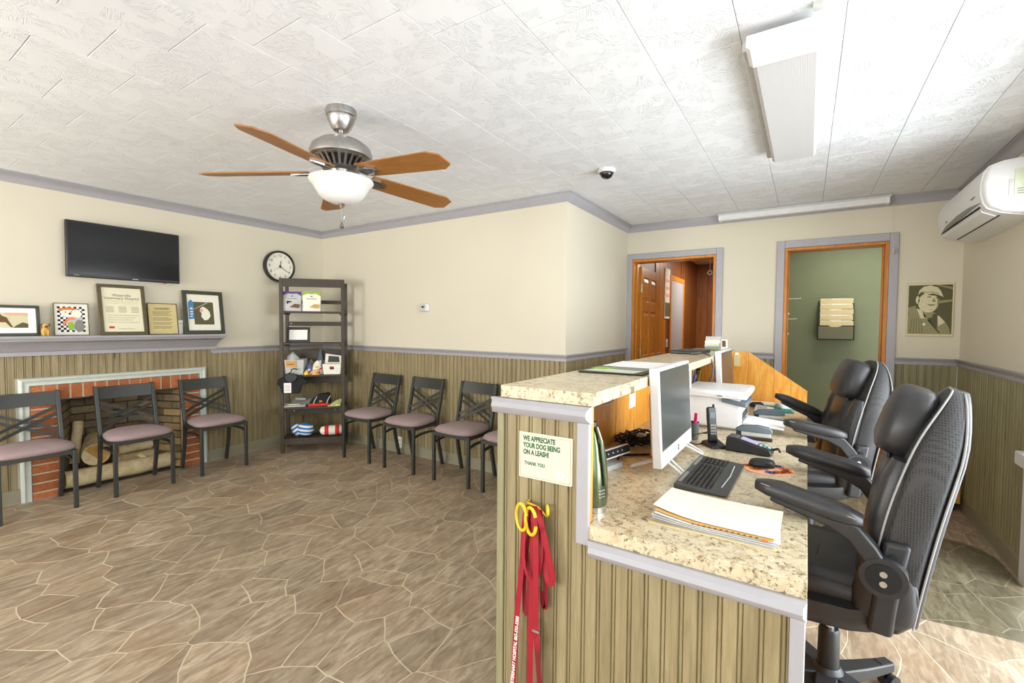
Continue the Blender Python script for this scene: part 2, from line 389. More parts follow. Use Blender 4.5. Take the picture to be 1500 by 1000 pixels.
# floor: flagstone pattern laid piece by piece
floor = struct('floor', boxes([((XL - .6, YF - .1, -.06), (XR + .3, 9.0, -.0007))]), M['grout'], 'brown flagstone patterned floor with pale joints', 'floor')
def warp(x, y):
    return (x + .022 * math.sin(5.1 * y + 1.3 * x) + .012 * math.sin(13 * y + 4 * x) + .006 * math.sin(31 * x + 17 * y) + .004 * math.sin(67 * y + 23 * x),
            y + .022 * math.sin(4.7 * x - 1.1 * y) + .012 * math.sin(12 * x + 5 * y) + .006 * math.sin(29 * y - 13 * x) + .004 * math.sin(71 * x - 19 * y))
def clip(poly, px, py, nx, ny):
    out = []
    for i in range(len(poly)):
        a = poly[i]; b = poly[(i + 1) % len(poly)]
        da = (a[0] - px) * nx + (a[1] - py) * ny; db = (b[0] - px) * nx + (b[1] - py) * ny
        if da <= 0: out.append(a)
        if (da < 0 < db) or (db < 0 < da):
            t = da / (da - db); out.append((a[0] + (b[0] - a[0]) * t, a[1] + (b[1] - a[1]) * t))
    return out
ST = 1.18   # stones run longer along y
seeds = {}
gx, gy = .178, .178
rs = random.Random(21)
for i in range(-34, 12):
    for j in range(-20, 46):
        if rs.random() < .26: continue
        seeds[(i, j)] = ((i + (.5 if j % 2 else 0) + rs.uniform(-.56, .56)) * gx, (j + rs.uniform(-.56, .56)) * gy)
stones = []
for (i, j), s in seeds.items():
    x, y = s
    if not (XL - .3 < x < XR + .3 and -3.0 < y * ST < 8.7): continue
    if y * ST > YD + .25 and not (x > -1.9): continue
    P = [(x - .6, y - .6), (x + .6, y - .6), (x + .6, y + .6), (x - .6, y + .6)]
    for di in range(-4, 5):
        for dj in range(-4, 5):
            q = seeds.get((i + di, j + dj))
            if q is None or (di == 0 and dj == 0): continue
            dx, dy = q[0] - x, q[1] - y; d = math.hypot(dx, dy)
            P = clip(P, x + dx / 2 - dx / d * .0025, y + dy / 2 - dy / d * .0025, dx, dy)
            if not P: break
        if not P: break
    if len(P) < 3: continue
    Q = []
    for k in range(len(P)):
        a = P[k]; b = P[(k + 1) % len(P)]; n = max(1, int(math.hypot(b[0] - a[0], b[1] - a[1]) / .065))
        for m in range(n): Q.append((a[0] + (b[0] - a[0]) * m / n, a[1] + (b[1] - a[1]) * m / n))
    Q = [warp(a, b * ST) for a, b in Q]
    lim = lambda a, b: (min(max(a, XL - .0), XR + .1), b)
    Q = [lim(*q) for q in Q]
    cx = sum(q[0] for q in Q) / len(Q); cy = sum(q[1] for q in Q) / len(Q)
    A = abs(sum(Q[k][0] * Q[(k + 1) % len(Q)][1] - Q[(k + 1) % len(Q)][0] * Q[k][1] for k in range(len(Q)))) / 2
    if A < .002: continue
    d = Vector((cx, cy, -CAMH)); zc = d.dot(fwd); sc = 0
    if zc > .3:
        u = 750 + F_PX * d.dot(rt) / zc; v = 500 - F_PX * d.dot(up) / zc
        if -60 < u < 1560 and v < 1080:
            sc = A / zc ** 3
            hid = (-.86 < cx < .0 and 1.3 < cy < 4.4) or cy > YD or (cx < XC and cy > YB) or (-1.5 < cx < -.86 and cy > 3.0) or (-.86 < cx < .02 and cy < 2.6)
            if hid: sc *= .02
    stones.append((sc, cx, cy, Q))
stones.sort(key=lambda q: -q[0])
rest = MB()
for k, (sc, cx, cy, Q) in enumerate(stones):
    if k < 290:
        mb = MB((cx, cy, 0)); mb.prism(Q, lambda u, v: (u, v, -.0012), lambda u, v: (u, v, 0)); obj('stone', mb, M['stone'], floor, loc=(cx, cy, 0))
    else: rest.prism(Q, lambda u, v: (u, v, -.0012), lambda u, v: (u, v, 0))
o = obj('far_stones', rest, M['stone'], floor); o['kind'] = 'stuff'

# ceiling: staggered square tiles
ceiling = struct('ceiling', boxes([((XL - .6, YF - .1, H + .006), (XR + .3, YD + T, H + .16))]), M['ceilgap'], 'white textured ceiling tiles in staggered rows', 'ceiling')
TP = .3245; tiles = []
for i in range(-15, 7):
    x0 = -.5625 + i * TP
    off = 1.479 if i % 2 else 1.642
    for j in range(-15, 12):
        y0 = off + j * TP
        a0, a1, b0, b1 = max(x0, XL), min(x0 + TP, XR), max(y0, YF), min(y0 + TP, YD)
        if a1 - a0 < .02 or b1 - b0 < .02: continue
        cx, cy = (a0 + a1) / 2, (b0 + b1) / 2
        if a1 <= XC + .02 and b0 > YB: continue
        d = Vector((cx, cy, H - CAMH)); zc = d.dot(fwd); sc = 0
        if zc > .2:
            u = 750 + F_PX * d.dot(rt) / zc; v = 500 - F_PX * d.dot(up) / zc
            if -90 < u < 1590 and v > -90: sc = (a1 - a0) * (b1 - b0) / zc ** 3
        tiles.append((sc, a0, a1, b0, b1))
tiles.sort(key=lambda q: -q[0])
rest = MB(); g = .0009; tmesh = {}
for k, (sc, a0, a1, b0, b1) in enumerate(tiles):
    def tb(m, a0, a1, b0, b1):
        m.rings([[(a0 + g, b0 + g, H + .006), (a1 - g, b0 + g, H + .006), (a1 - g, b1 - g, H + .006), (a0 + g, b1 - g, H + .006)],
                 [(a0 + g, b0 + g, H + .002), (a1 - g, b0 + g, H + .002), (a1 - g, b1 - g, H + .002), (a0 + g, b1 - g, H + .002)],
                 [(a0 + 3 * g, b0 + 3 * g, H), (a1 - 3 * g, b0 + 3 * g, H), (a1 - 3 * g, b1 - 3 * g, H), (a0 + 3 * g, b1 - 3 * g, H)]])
    if k < 295:
        key = (round(a1 - a0, 4), round(b1 - b0, 4)); c = ((a0 + a1) / 2, (b0 + b1) / 2, 0)
        if key not in tmesh:
            m = MB(c); tb(m, a0, a1, b0, b1); tmesh[key] = mesh_of(m, 'tile', M['tile'])
        obj('tile', tmesh[key], None, ceiling, loc=c)
    else: tb(rest, a0, a1, b0, b1)
o = obj('outer_tiles', rest, M['tile'], ceiling); o['kind'] = 'stuff'

# mitred mouldings along the walls
PATH = [Vector((XL, YF, 0)), Vector((XL, YB, 0)), Vector((XC, YB, 0)), Vector((XC, YD, 0)), Vector((XR, YD, 0)), Vector((XR, YF, 0))]
NRM = [Vector((1, 0, 0)), Vector((0, -1, 0)), Vector((1, 0, 0)), Vector((0, -1, 0)), Vector((-1, 0, 0))]
def mould(seg, prof, a=None, b=None):
    """profile (out,z) along wall segment seg; a/b override the ends (coordinate along the wall)"""
    n = NRM[seg]; d = (PATH[seg + 1] - PATH[seg]).normalized()
    def end(k, ov, o):
        if ov is not None:
            p = PATH[seg].copy()
            if abs(d.x) > .5: p.x = ov
            else: p.y = ov
            return p + n * o
        other = NRM[seg - 1] if k == 0 and seg > 0 else (NRM[seg + 1] if k == 1 and seg < 4 else None)
        p = PATH[seg] if k == 0 else PATH[seg + 1]
        if other is None: return p + n * o
        return p + (n + other) * o / (1 + n.dot(other))
    return MB().rings([[end(0, a, o) + Vector((0, 0, z)) for o, z in prof], [end(1, b, o) + Vector((0, 0, z)) for o, z in prof]])
CR = [(0, 2.365), (.006, 2.365), (.012, 2.375), (.03, 2.392), (.045, 2.416), (.05, 2.428), (.056, 2.43), (.056, 2.4405), (0, 2.4405)]
names = ['left wall', 'back wall', 'return wall', 'far wall', 'right wall']
nt = 0
for k in range(5):
    nt += 1; struct('trim_%d' % nt, mould(k, CR), M['trim'], 'grey crown moulding along the top of the %s' % names[k], 'crown moulding', smooth=True, ang=50)
RZ = 1.112
RAIL = [(0, RZ - .055), (.012, RZ - .055), (.014, RZ - .04), (.009, RZ - .034), (.012, RZ - .022), (.026, RZ - .012), (.03, RZ - .008), (.03, RZ), (0, RZ)]
for k, a, b, lab in ((0, 2.19, None, 'grey chair rail between the mantel and the corner shelf'), (0, None, .72, 'grey chair rail on the left wall before the mantel'), (1, None, None, 'long grey chair rail across the back wall'), (2, None, YD - .024, 'grey chair rail on the short return wall'), (3, -.708, -.249, 'grey chair rail between the two doorways'), (3, .622, None, 'short grey chair rail below the portrait'), (4, None, 3.522, 'grey chair rail on the right wall')):
    nt += 1; struct('trim_%d' % nt, mould(k, RAIL, a, b), M['trim'], lab, 'chair rail', smooth=True, ang=50)
BS = [(0, 0), (.016, 0), (.012, .01), (.011, .1), (.007, .105), (0, .105)]
for nm, k, a, b, lab in (('left', 0, 2.13, None, 'olive grey vinyl baseboard right of the fireplace'), ('left_end', 0, None, .865, 'olive grey vinyl baseboard left of the fireplace'), ('back', 1, None, None, 'olive grey vinyl baseboard behind the lobby chairs'), ('return', 2, None, YD - .024, 'olive grey vinyl baseboard on the return wall'), ('far_middle', 3, -.708, -.249, 'vinyl baseboard between the two doorways'), ('far', 3, .622, None, 'vinyl baseboard behind the wooden cart'), ('right', 4, None, 3.522, 'grey green vinyl baseboard on the right wall')):
    struct('baseboard_' + nm, mould(k, BS, a, b), M['base'], lab, 'baseboard')

# beadboard wainscot, each board its own piece
BW = .0475
def board_mesh(h, mat, wd=BW):
    pr = [(0, .0), (.0015, .003), (.004, .0055), (.007, .006), (.0095, .0045), (.0105, .001), (.0125, .006), (.014, .007), (wd - .003, .007), (wd - .0012, .004), (wd, 0)]
    m = MB(); m.rings([[(u, -d, 0) for u, d in pr], [(u, -d, h) for u, d in pr]]); return mesh_of(m, 'board', mat)
bcache = {}
def board(parent, x, y, z, h, rotz, mat, wd=BW):
    key = (round(h, 3), mat, round(wd, 3))
    if key not in bcache: bcache[key] = board_mesh(h, M[mat], wd)
    return obj('board', bcache[key], None, parent, loc=(x, y, z), rotz=rotz)
ZB0, ZB1 = .095, RZ - .05
n = 0; y = YB
while y > -.45:
    y0 = y - BW
    z0, h = (.93, 1.10 - .93) if (y0 > .84 and y < 2.15) else (ZB0, (1.10 if .70 < y0 < 2.17 else ZB1) - ZB0)
    if .82 < y0 <= .84 or 2.15 <= y < 2.17: pass
    board(wall_left, XL, y0, z0, h, PI / 2, 'board'); y = y0
x = XL
while x < XC - .001: board(wall_back, x, YB, ZB0, ZB1 - ZB0, 0, 'board', min(BW, XC - x)) if XC - x > .02 else None; x += BW
y = YB
while y < YD - .06: board(wall_return, XC, y, ZB0, ZB1 - ZB0, PI / 2, 'board'); y += BW
x = -.708
while x < -.26: board(wall_far, x, YD, ZB0, ZB1 - ZB0, 0, 'boardg', min(BW, -.249 - x)); x += BW
x = .622
while x < XR - .02: board(wall_far, x, YD, ZB0, ZB1 - ZB0, 0, 'boardg', min(BW, XR - x)); x += BW
y = YD
while y > 3.56: board(wall_right, XR, y, ZB0, ZB1 - ZB0, -PI / 2, 'boardg'); y -= BW

# doorways: painted casing, varnished jamb
def casing(name, x0, x1, top, wl, wr, wt, lab):
    t = thing(name, lab, 'doorway', ((x0 + x1) / 2, YD, 0)); t['kind'] = 'structure'; o = t.location
    y0, y1 = YD - .022, YD
    obj('casing_side', MB(o).box((x0 - wl, y0, 0), (x0, y1, top + wt)), M['trim'], t, bevel=.004)
    obj('casing_side', MB(o).box((x1, y0, 0), (x1 + wr, y1, top + wt)), M['trim'], t, bevel=.004)
    obj('casing_head', MB(o).box((x0, y0, top), (x1, y1, top + wt)), M['trim'], t, bevel=.004)
    j = .026
    for a, b in ((x0, x0 + j), (x1 - j, x1)): obj('jamb', MB(o).box((a, YD - .012, 0), (b, YD + T + .03, top)), M['pinedoor'], t, bevel=.003)
    obj('jamb_head', MB(o).box((x0 + j, YD - .012, top - j), (x1 - j, YD + T + .03, top)), M['pinedoor'], t, bevel=.003)
    for a, b in ((x0 + j, x0 + j + .012), (x1 - j - .012, x1 - j)): obj('door_stop', MB(o).box((a, YD + .05, 0), (b, YD + .09, top - j)), M['pinedoor'], t, bevel=.002)
    return t
casing('door_1', D1[0], D1[1], D1[2], .057, .061, .06, 'doorway to the pine panelled hallway with grey casing')
casing('door_2', D2[0], D2[1], D2[2], .062, .061, .066, 'doorway to the green room with grey casing')

# hallway beyond the first doorway
HX0, HX1, HY = -1.66, -.50, 8.6
struct('wall_hall_left', boxes([((HX0 - .1, YD + T, 0), (HX0, 9.0, H))]), M['panel'], 'brown panelled left wall of the hallway', 'wall')
hl = bpy.data.objects['wall_hall_left']
struct('wall_hall_right', boxes([((HX1, YD + T, 0), (HX1 + .08, 9.0, H))]), M['panel'], 'brown panelled right wall of the hallway', 'wall')
hf = struct('wall_hall_end', boxes([((HX0 - .1, HY, 0), (HX1 + .08, HY + .1, H))]), M['panel'], 'dark brown panelled end wall of the hallway', 'wall')
struct('ceiling_hall', boxes([((HX0 - .1, YD + T, H), (HX1 + .08, 9.0, H + .1))]), M['trimw'], 'pale hallway ceiling', 'ceiling')
x = HX0 + .003
while x < HX1 - .05:
    wd = .19; obj('plank', MB((x, HY, 0)).box((x, HY - .012, 0), (min(x + wd, HX1) - .005, HY, H)), M['panel'], hf, bevel=.003, loc=(x, HY, 0)); x += wd
y = YD + T + .9
while y < HY - .1:
    if not (6.64 < y + .1 < 7.45): obj('plank', MB((HX0, y, 0)).box((HX0, y, 0), (HX0 + .012, y + .175, H)), M['pinedoor'] if y < 6.5 else M['panel'], hl, bevel=.003, loc=(HX0, y, 0))
    y += .18
t = thing('hall_side_door', 'flat grey door in the brown hallway wall', 'door', (HX0, 7.08, 0)); t['kind'] = 'structure'
obj('leaf', MB(t.location).box((HX0 + .004, 6.72, .01), (HX0 + .03, 7.44, 2.01)), M['trim'], t, bevel=.002)
obj('frame', boxes([((HX0, 6.65, 0), (HX0 + .035, 6.72, 2.08)), ((HX0, 7.44, 0), (HX0 + .035, 7.51, 2.08)), ((HX0, 6.72, 2.01), (HX0 + .035, 7.44, 2.08))], t.location), M['pinedoor'], t, bevel=.003)
t = thing('panel_door', 'varnished pine panel door standing open inside the hallway', 'door', (-1.587, YD + T + .05, 0), math.radians(92))
# local: hinge at origin, leaf along +x, thickness y -.018...018
W_, Hd = .80, 2.02
for a, b in ((0.004, .105), (W_ - .11, W_)): obj('stile', MB().box((a, -.018, .01), (b, .018, Hd)), M['pinedoor'], t, bevel=.003)
for a, b in ((.01, .2), (.9, 1.02), (1.52, 1.64), (Hd - .11, Hd)): obj('rail', MB().box((.105, -.0175, a), (W_ - .11, .0175, b)), M['pinedoor'], t, bevel=.003)
obj('mullion', MB().box((.36, -.0172, .2), (.44, .0172, Hd - .11)), M['pinedoor'], t, bevel=.003)
for a, b in ((.2, .9), (1.02, 1.52), (1.64, Hd - .11)):
    for c, d in ((.105, .36), (.44, W_ - .11)):
        m = MB()
        for s in (-1, 1): m.rings([[(c, 0, a), (d, 0, a), (d, 0, b), (c, 0, b)], [(c + .02, s * .004, a + .02), (d - .02, s * .004, a + .02), (d - .02, s * .004, b - .02), (c + .02, s * .004, b - .02)], [(c + .05, s * .013, a + .05), (d - .05, s * .013, a + .05), (d - .05, s * .013, b - .05), (c + .05, s * .013, b - .05)]])
        obj('panel', m, M['pinedoor'], t)
for z in (.25, 1.05, 1.78):
    m = MB().cyl((-.006, -.02, z - .05), (-.006, -.02, z + .05), .007); m.box((-.008, -.016, z - .05), (.0035, .016, z + .05)); obj('hinge', m, M['brass'], t)
m = MB().ell((W_ - .06, -.05, 1.0), (.028, .02, .028)); m.cyl((W_ - .06, -.05, 1), (W_ - .06, .0, 1), .01); obj('door_knob', m, M['steel'], t, smooth=True)
o = obj('wall_calendar', boxes([((0, 0, 0), (.012, .27, .69))]), M['ivory'], loc=(HX0 + .0125, 6.39, 1.46)); tag(o, 'tall pale calendar hanging on the hallway wall', 'calendar')
obj('picture', MB().box((.012, .02, .03), (.013, .25, .22)), M['sepiadark'], o)
for k in range(3): obj('print_line', MB().box((.012, .04, .3 + k * .1), (.0128, .23, .34 + k * .1)), M['peach'], o)
t = thing('broom', 'thin wooden broom handle leaning in the hallway corner', 'broom', (-1.10, 8.45, 0))
obj('handle', MB(t.location).cyl((-1.10, 8.42, .12), (-1.30, 8.57, 1.75), .016), M['pine'], t, smooth=True)
obj('head', MB(t.location).rings([[(-1.22, 8.37, 0), (-.98, 8.37, 0), (-.98, 8.5, 0), (-1.22, 8.5, 0)], [(-1.15, 8.4, .13), (-1.05, 8.4, .13), (-1.05, 8.46, .13), (-1.15, 8.46, .13)]]), M['tan'], t)
t = thing('pull_cord', 'white ring pull on a cord hanging in the hallway', 'pull cord', (-1.04, 6.2, 2.03))
obj('cord', MB(t.location).cyl((-1.04, 6.2, 2.05), (-1.04, 6.2, H), .004, n=6), M['white'], t)
m = MB(t.location); R_ = [[(-1.04 + (.024 + .009 * math.cos(b)) * math.cos(a), 6.2 + .009 * math.sin(b), 2.03 + (.024 + .009 * math.cos(b)) * math.sin(a)) for b in [2 * PI * q / 6 for q in range(6)]] for a in [2 * PI * q / 14 for q in range(15)]]
m.rings(R_, False); obj('ring', m, M['white'], t, smooth=True)
o = obj('light_switch', boxes([((0, 0, 0), (.01, .07, .115))]), M['white'], loc=(HX0 + .0125, 6.52, 1.06), bevel=.002); tag(o, 'white switch plate on the hallway wall below the calendar', 'switch')
obj('toggle', MB().box((.01, .028, .045), (.018, .042, .07)), M['white'], o)

# green room beyond the second doorway
GY = 6.42; GX0, GX1 = -.30, 1.6
struct('wall_green', boxes([((GX0, GY, 0), (GX1, GY + .1, H))]), M['green'], 'sage green wall seen through the second doorway', 'wall')
struct('wall_green_left', boxes([((HX1 + .09, YD + T, 0), (GX0, GY + .1, H))]), M['green'], 'sage green side wall left of the second doorway', 'wall')
struct('wall_green_right', boxes([((GX1, YD + T, 0), (GX1 + .1, GY + .1, H))]), M['green'], 'sage green side wall right of the second doorway', 'wall')
struct('ceiling_green', boxes([((HX1 + .08, YD + T, H), (GX1 + .1, GY + .1, H + .1))]), M['trimw'], 'ceiling of the green room', 'ceiling')
struct('baseboard_green', boxes([((GX0, GY - .012, 0), (GX1, GY, .11))]), M['greendark'], 'dark vinyl baseboard in the green room', 'baseboard')
t = thing('wall_file_rack', 'black mesh wall file rack of five pockets holding manila folders', 'file rack', (.27, GY, 1.2)); o = t.location
x0, x1 = .105, .437
obj('back_plate', MB(o).box((x0, GY - .012, 1.225), (x1, GY, 1.66)), M['black'], t)
for k in range(5):
    z = 1.222 + k * .0625; d0 = .15 - .022 * k
    m = MB(o); y1 = GY - .012; y0 = GY - d0 + .0
    m.prism([(x0, z), (x1, z), (x1, z + .153), (x0 + .22, z + .153), (x0 + .19, z + .138), (x0 + .13, z + .138), (x0 + .10, z + .153), (x0, z + .153)], lambda u, v: (u, y0 - .004, v), lambda u, v: (u, y0, v))
    m.box((x0, y0, z), (x1, y1, z + .004)); m.box((x0, y0, z), (x0 + .004, y1, z + .15)); m.box((x1 - .004, y0, z), (x1, y1, z + .15))
    obj('pocket', m, M['rackmesh'] if k == 0 else M['black'], t)
    if k == 0: obj('pocket_rim', MB(o).box((x0 - .003, y0 - .006, z + .148), (x0 + .1, y0 + .0, z + .156)).box((x0 + .22, y0 - .006, z + .148), (x1 + .003, y0, z + .156)).box((x0 - .004, y0 - .006, z - .004), (x0 + .006, y0, z + .156)).box((x1 - .006, y0 - .006, z - .004), (x1 + .004, y0, z + .156)).box((x0 - .004, y0 - .006, z - .006), (x1 + .004, y0, z + .004)), M['black2'], t)
    f = obj('manila_folders', MB((.27, y0 + .012, z)).prism([(x0 + .008, z + .01), (x1 - .008, z + .01), (x1 - .006 - .004 * (k % 2), z + .205 + .004 * (k % 3)), (x0 + .13, z + .199), (x0 + .12, z + .209), (x0 + .02, z + .204)], lambda u, v: (u, y0 + .003, v), lambda u, v: (u, y0 + .018, v)), M['folder'], loc=(.27, y0 + .012, z))
    tag(f, 'manila folders in the %s pocket of the wall file rack' % ['lowest', 'second lowest', 'middle', 'second highest', 'highest'][k], 'folders', 'folders in the wall rack')
    obj('loose_sheet', MB((.27, y0 + .012, z)).box((x0 + .02, y0 + .008, z + .02), (x1 - .02, y0 + .0095, z + .211 + .003 * (k % 2))), M['paper'], f)
for z, ln, lab in ((1.66, .19, 'upper thin metal rod hook on the green side wall'), (1.44, .16, 'lower thin metal rod hook on the green side wall')):
    h = thing('rod_hook', lab, 'hook', (GX0, 5.85, z), group='rod hooks in the green room')
    obj('rod', MB().cyl((0, 0, 0), (ln + .04, 0, .004), .004, n=8), M['white'], h, smooth=True); obj('tip', MB().ell((ln + .042, 0, .004), (.007, .007, .007), 10, 6), M['chrome'], h, smooth=True)
for z, lab in ((1.50, 'upper white knob peg on the green side wall'), (1.28, 'lower white knob peg on the green side wall')):
    h = thing('coat_peg', lab, 'peg', (GX0, 5.85, z), group='knob pegs in the green room')
    obj('stem', MB().cyl((0, 0, 0), (.115, 0, 0), .006, n=8), M['steel'], h, smooth=True); obj('knob', MB().ell((.123, 0, 0), (.013, .014, .014), 12, 8), M['ivory'], h, smooth=True)
# white casing of the side opening at the right edge
t = thing('door_3', 'white casing of the glazed opening in the right wall', 'doorway', (XR, 3.56, 0)); t['kind'] = 'structure'; o = t.location
obj('casing_side', MB(o).box((XR - .022, 3.43, 0), (XR, 3.522, 2.2)), M['trimw'], t, bevel=.004)
obj('casing_side', MB(o).box((XR - .022, .85, 0), (XR, .95, 2.2)), M['trimw'], t, bevel=.004)
obj('casing_head', MB(o).box((XR - .022, .95, 2.1), (XR, 3.43, 2.2)), M['trimw'], t, bevel=.004)
obj('sill_block', MB(o).box((XR - .05, 3.40, .628), (XR, 3.55, .70)), M['trimw'], t, bevel=.006)

# ------------------------------------------------------------------ fireplace
FC = 1.495
fp = thing('fireplace', 'brick fireplace with pale trim and wide grey mantel shelf', 'fireplace', (XL, FC, 0)); o = fp.location
m = MB(o); half = .70
RG = [(.012, 1.095), (.03, 1.097), (.032, 1.125), (.045, 1.13), (.055, 1.145), (.075, 1.165), (.105, 1.19), (.135, 1.205), (.15, 1.208), (.152, 1.222), (.175, 1.224), (.18, 1.23), (.18, 1.243), (.176, 1.247)]
m.rings([[(XL, FC - half - .08 - .3 * a, z), (XL + a, FC - half - .08 - .3 * a, z), (XL + a, FC + half + .3 * a, z), (XL, FC + half + .3 * a, z)] for a, z in RG])
obj('mantel_shelf', m, M['trim'], fp, smooth=True, ang=40)
TO = (.862, 2.128, .928); TI = (.922, 2.057, .868)
def trimbar(a, b, c, d):  # stepped moulding, boxes at increasing inner height
    return a
tp = [(0, .0), (.012, .0), (.02, .008), (.024, .02), (.017, .03), (.02, .045), (.02, .056), (.012, .061), (0, .061)]   # out, across (from outer to inner)
def trim_u():
    path = [(TO[0], 0), (TO[0], TO[2]), (TO[1], TO[2]), (TO[1], 0)]
    nr = [(1, 0), (0, -1), (-1, 0)]
    out = []
    for s in range(3):
        r = []
        for k in (s, s + 1):
            ring = []
            for ov, ac in tp:
                if k in (0, 3): q = (path[k][0] + nr[s][0] * ac, path[k][1])
                else:
                    a, b = nr[k - 1], nr[k]; q = (path[k][0] + (a[0] + b[0]) * ac, path[k][1] + (a[1] + b[1]) * ac)
                ring.append((XL + ov + .007, q[0], q[1]))
            r.append(ring)
        out.append(r)
    return out
for nm, r in zip(('trim_side', 'trim_head', 'trim_side'), trim_u()):
    obj(nm, MB(o).rings(r), M['mantel_trim'], fp, smooth=True, ang=50)
obj('mortar_face', boxes([((XL + .001, TI[0], 0), (XL + .015, FPY0, TI[2])), ((XL + .001, FPY1, 0), (XL + .015, TI[1], TI[2])), ((XL + .001, FPY0, FPZ), (XL + .015, FPY1, TI[2]))], o), M['mortar'], fp)
bm_ = {}
def brk(sx, sy, sz, mat):
    key = (round(sx, 3), round(sy, 3), round(sz, 3), mat)
    if key not in bm_:
        e = .003; m = MB()
        m.rings([[(-sx / 2 + e * (k in (0, 3)), -sy / 2 + e * (k in (0, 3)), z), (sx / 2 - e * (k in (0, 3)), -sy / 2 + e * (k in (0, 3)), z), (sx / 2 - e * (k in (0, 3)), sy / 2 - e * (k in (0, 3)), z), (-sx / 2 + e * (k in (0, 3)), sy / 2 - e * (k in (0, 3)), z)] for k, z in enumerate((-sz / 2, -sz / 2 + e, sz / 2 - e, sz / 2))])
        bm_[key] = mesh_of(m, 'brick', M[mat])
    return bm_[key]
rb = random.Random(4)
nsold = 15; pw = (TI[1] - TI[0]) / nsold
for k in range(nsold): obj('brick', brk(.026, pw - .014, TI[2] - FPZ - .004, 'brick'), None, fp, loc=(.011 + rb.uniform(-.002, .002), TI[0] + pw * (k + .5) - FC, (FPZ + TI[2]) / 2))
cp = FPZ / 10.66
for side, (a, b) in ((0, (TI[0], FPY0)), (1, (FPY1, TI[1]))):
    for k in range(11):
        z1 = FPZ - k * cp; z0 = max(0.004, z1 - cp + .014)
        if z1 - z0 < .02: continue
        obj('brick', brk(.026, b - a - .003, z1 - z0, 'brick'), None, fp, loc=(.011 + rb.uniform(-.002, .002), (a + b) / 2 - FC, (z0 + z1) / 2))
# firebox: splayed brick sides and back
XB = XL - .46; BY0, BY1 = 1.25, 1.74; FH = .86
m = MB(o)
for A, B in (((XL - .01, FPY0), (XB, BY0)), ((XB, BY0), (XB, BY1)), ((XB, BY1), (XL - .01, FPY1))):
    d = Vector((B[0] - A[0], B[1] - A[1], 0)); nn = Vector((-d.y, d.x, 0)).normalized() * .06
    m.add([(A[0], A[1], 0), (B[0], B[1], 0), (B[0], B[1], FH), (A[0], A[1], FH), (A[0] + nn.x, A[1] + nn.y, 0), (B[0] + nn.x, B[1] + nn.y, 0), (B[0] + nn.x, B[1] + nn.y, FH), (A[0] + nn.x, A[1] + nn.y, FH)], [(0, 1, 2, 3), (7, 6, 5, 4), (0, 4, 5, 1), (1, 5, 6, 2), (2, 6, 7, 3), (3, 7, 4, 0)])
m.box((XB - .06, 1.0, FH), (XL - .01, 2.0, FH + .03))
obj('firebox_shell', m, M['sootmortar'], fp)
obj('lintel', MB(o).box((XL - .13, FPY0, FPZ - .012), (XL - .002, FPY1, FPZ)), M['blackmetal'], fp)
ch = .068
for wi, (A, B) in enumerate((((XL - .01, FPY0), (XB, BY0)), ((XB, BY0), (XB, BY1)), ((XB, BY1), (XL - .01, FPY1)))):
    d = Vector((B[0] - A[0], B[1] - A[1], 0)); ln = d.length; d.normalize(); ang = math.atan2(d.y, d.x); nn = Vector((d.y, -d.x, 0))
    for r in range(12):
        u = -.1 if r % 2 else 0
        while u < ln - .01:
            a, b = max(u, 0), min(u + .2, ln)
            if b - a > .03:
                c = Vector((A[0], A[1], 0)) + d * ((a + b) / 2) + nn * (.002 + rb.uniform(0, .003))
                mt = 'firebrick2' if wi == 2 and r < 9 and rb.random() < .75 else 'firebrick'
                bo = obj('brick', brk(b - a - .008, .02, ch - .009, mt), None, fp, loc=(c.x - o.x, c.y - o.y, r * ch + ch / 2 + .004)); bo.rotation_euler = (0, 0, ang)
            u += .2
obj('hearth', MB(o).box((XB - .02, FPY0, -.002), (XL, FPY1, .004)), M['sootmortar'], fp)

# birch logs on the hearth
def log(lab, p0, p1, r, seed, stub=None):
    p0 = Vector(p0); p1 = Vector(p1); c = (p0 + p1) / 2; c.z = min(p0.z, p1.z) - r
    t = thing('birch_log', lab, 'log', c, group='birch logs in the fireplace'); rr = random.Random(seed)
    path = [p0.lerp(p1, k / 6) + Vector((0, rr.uniform(-.003, .003), rr.uniform(-.003, .003))) for k in range(7)]
    lo = MB(c).tube(path, [r * rr.uniform(.95, 1.04) for _ in path], 18, True)
    b = obj('bark', lo, M['bark'], t, smooth=True, ang=50)
    d = (p1 - p0).normalized()
    for q, s in ((p0, -1), (p1, 1)): obj('cut_end', MB(c).cyl(q + d * s * -.002, q + d * s * .0015, r * .94, n=18), M['logend'], t)
    if stub: obj('knot_stub', MB(c).cyl(stub[0], stub[1], stub[2], stub[2] * .85, 12), M['bark'], t, smooth=True)
XG = XL + .02
log('long pale birch log lying along the front of the hearth', (XG - .10, 1.12, .078), (XG - .115, 1.86, .075), .07, 1, ((XG - .12, 1.66, .13), (XG - .14, 1.62, .175), .025))
log('thick birch log pointing its sawn end outward behind the chair', (XG - .085, 1.315, .245), (XG - .40, 1.40, .30), .09, 2)
log('slim birch log propped upright against the back firebricks', (XG - .29, 1.232, .16), (XG - .36, 1.275, .50), .035, 3)
log('birch log lying across the back of the fireplace', (XG - .30, 1.50, .09), (XG - .30, 1.80, .09), .075, 5)
log('thin birch log resting on the front log', (XG - .24, 1.50, .215), (XG - .27, 1.76, .215), .04, 6)

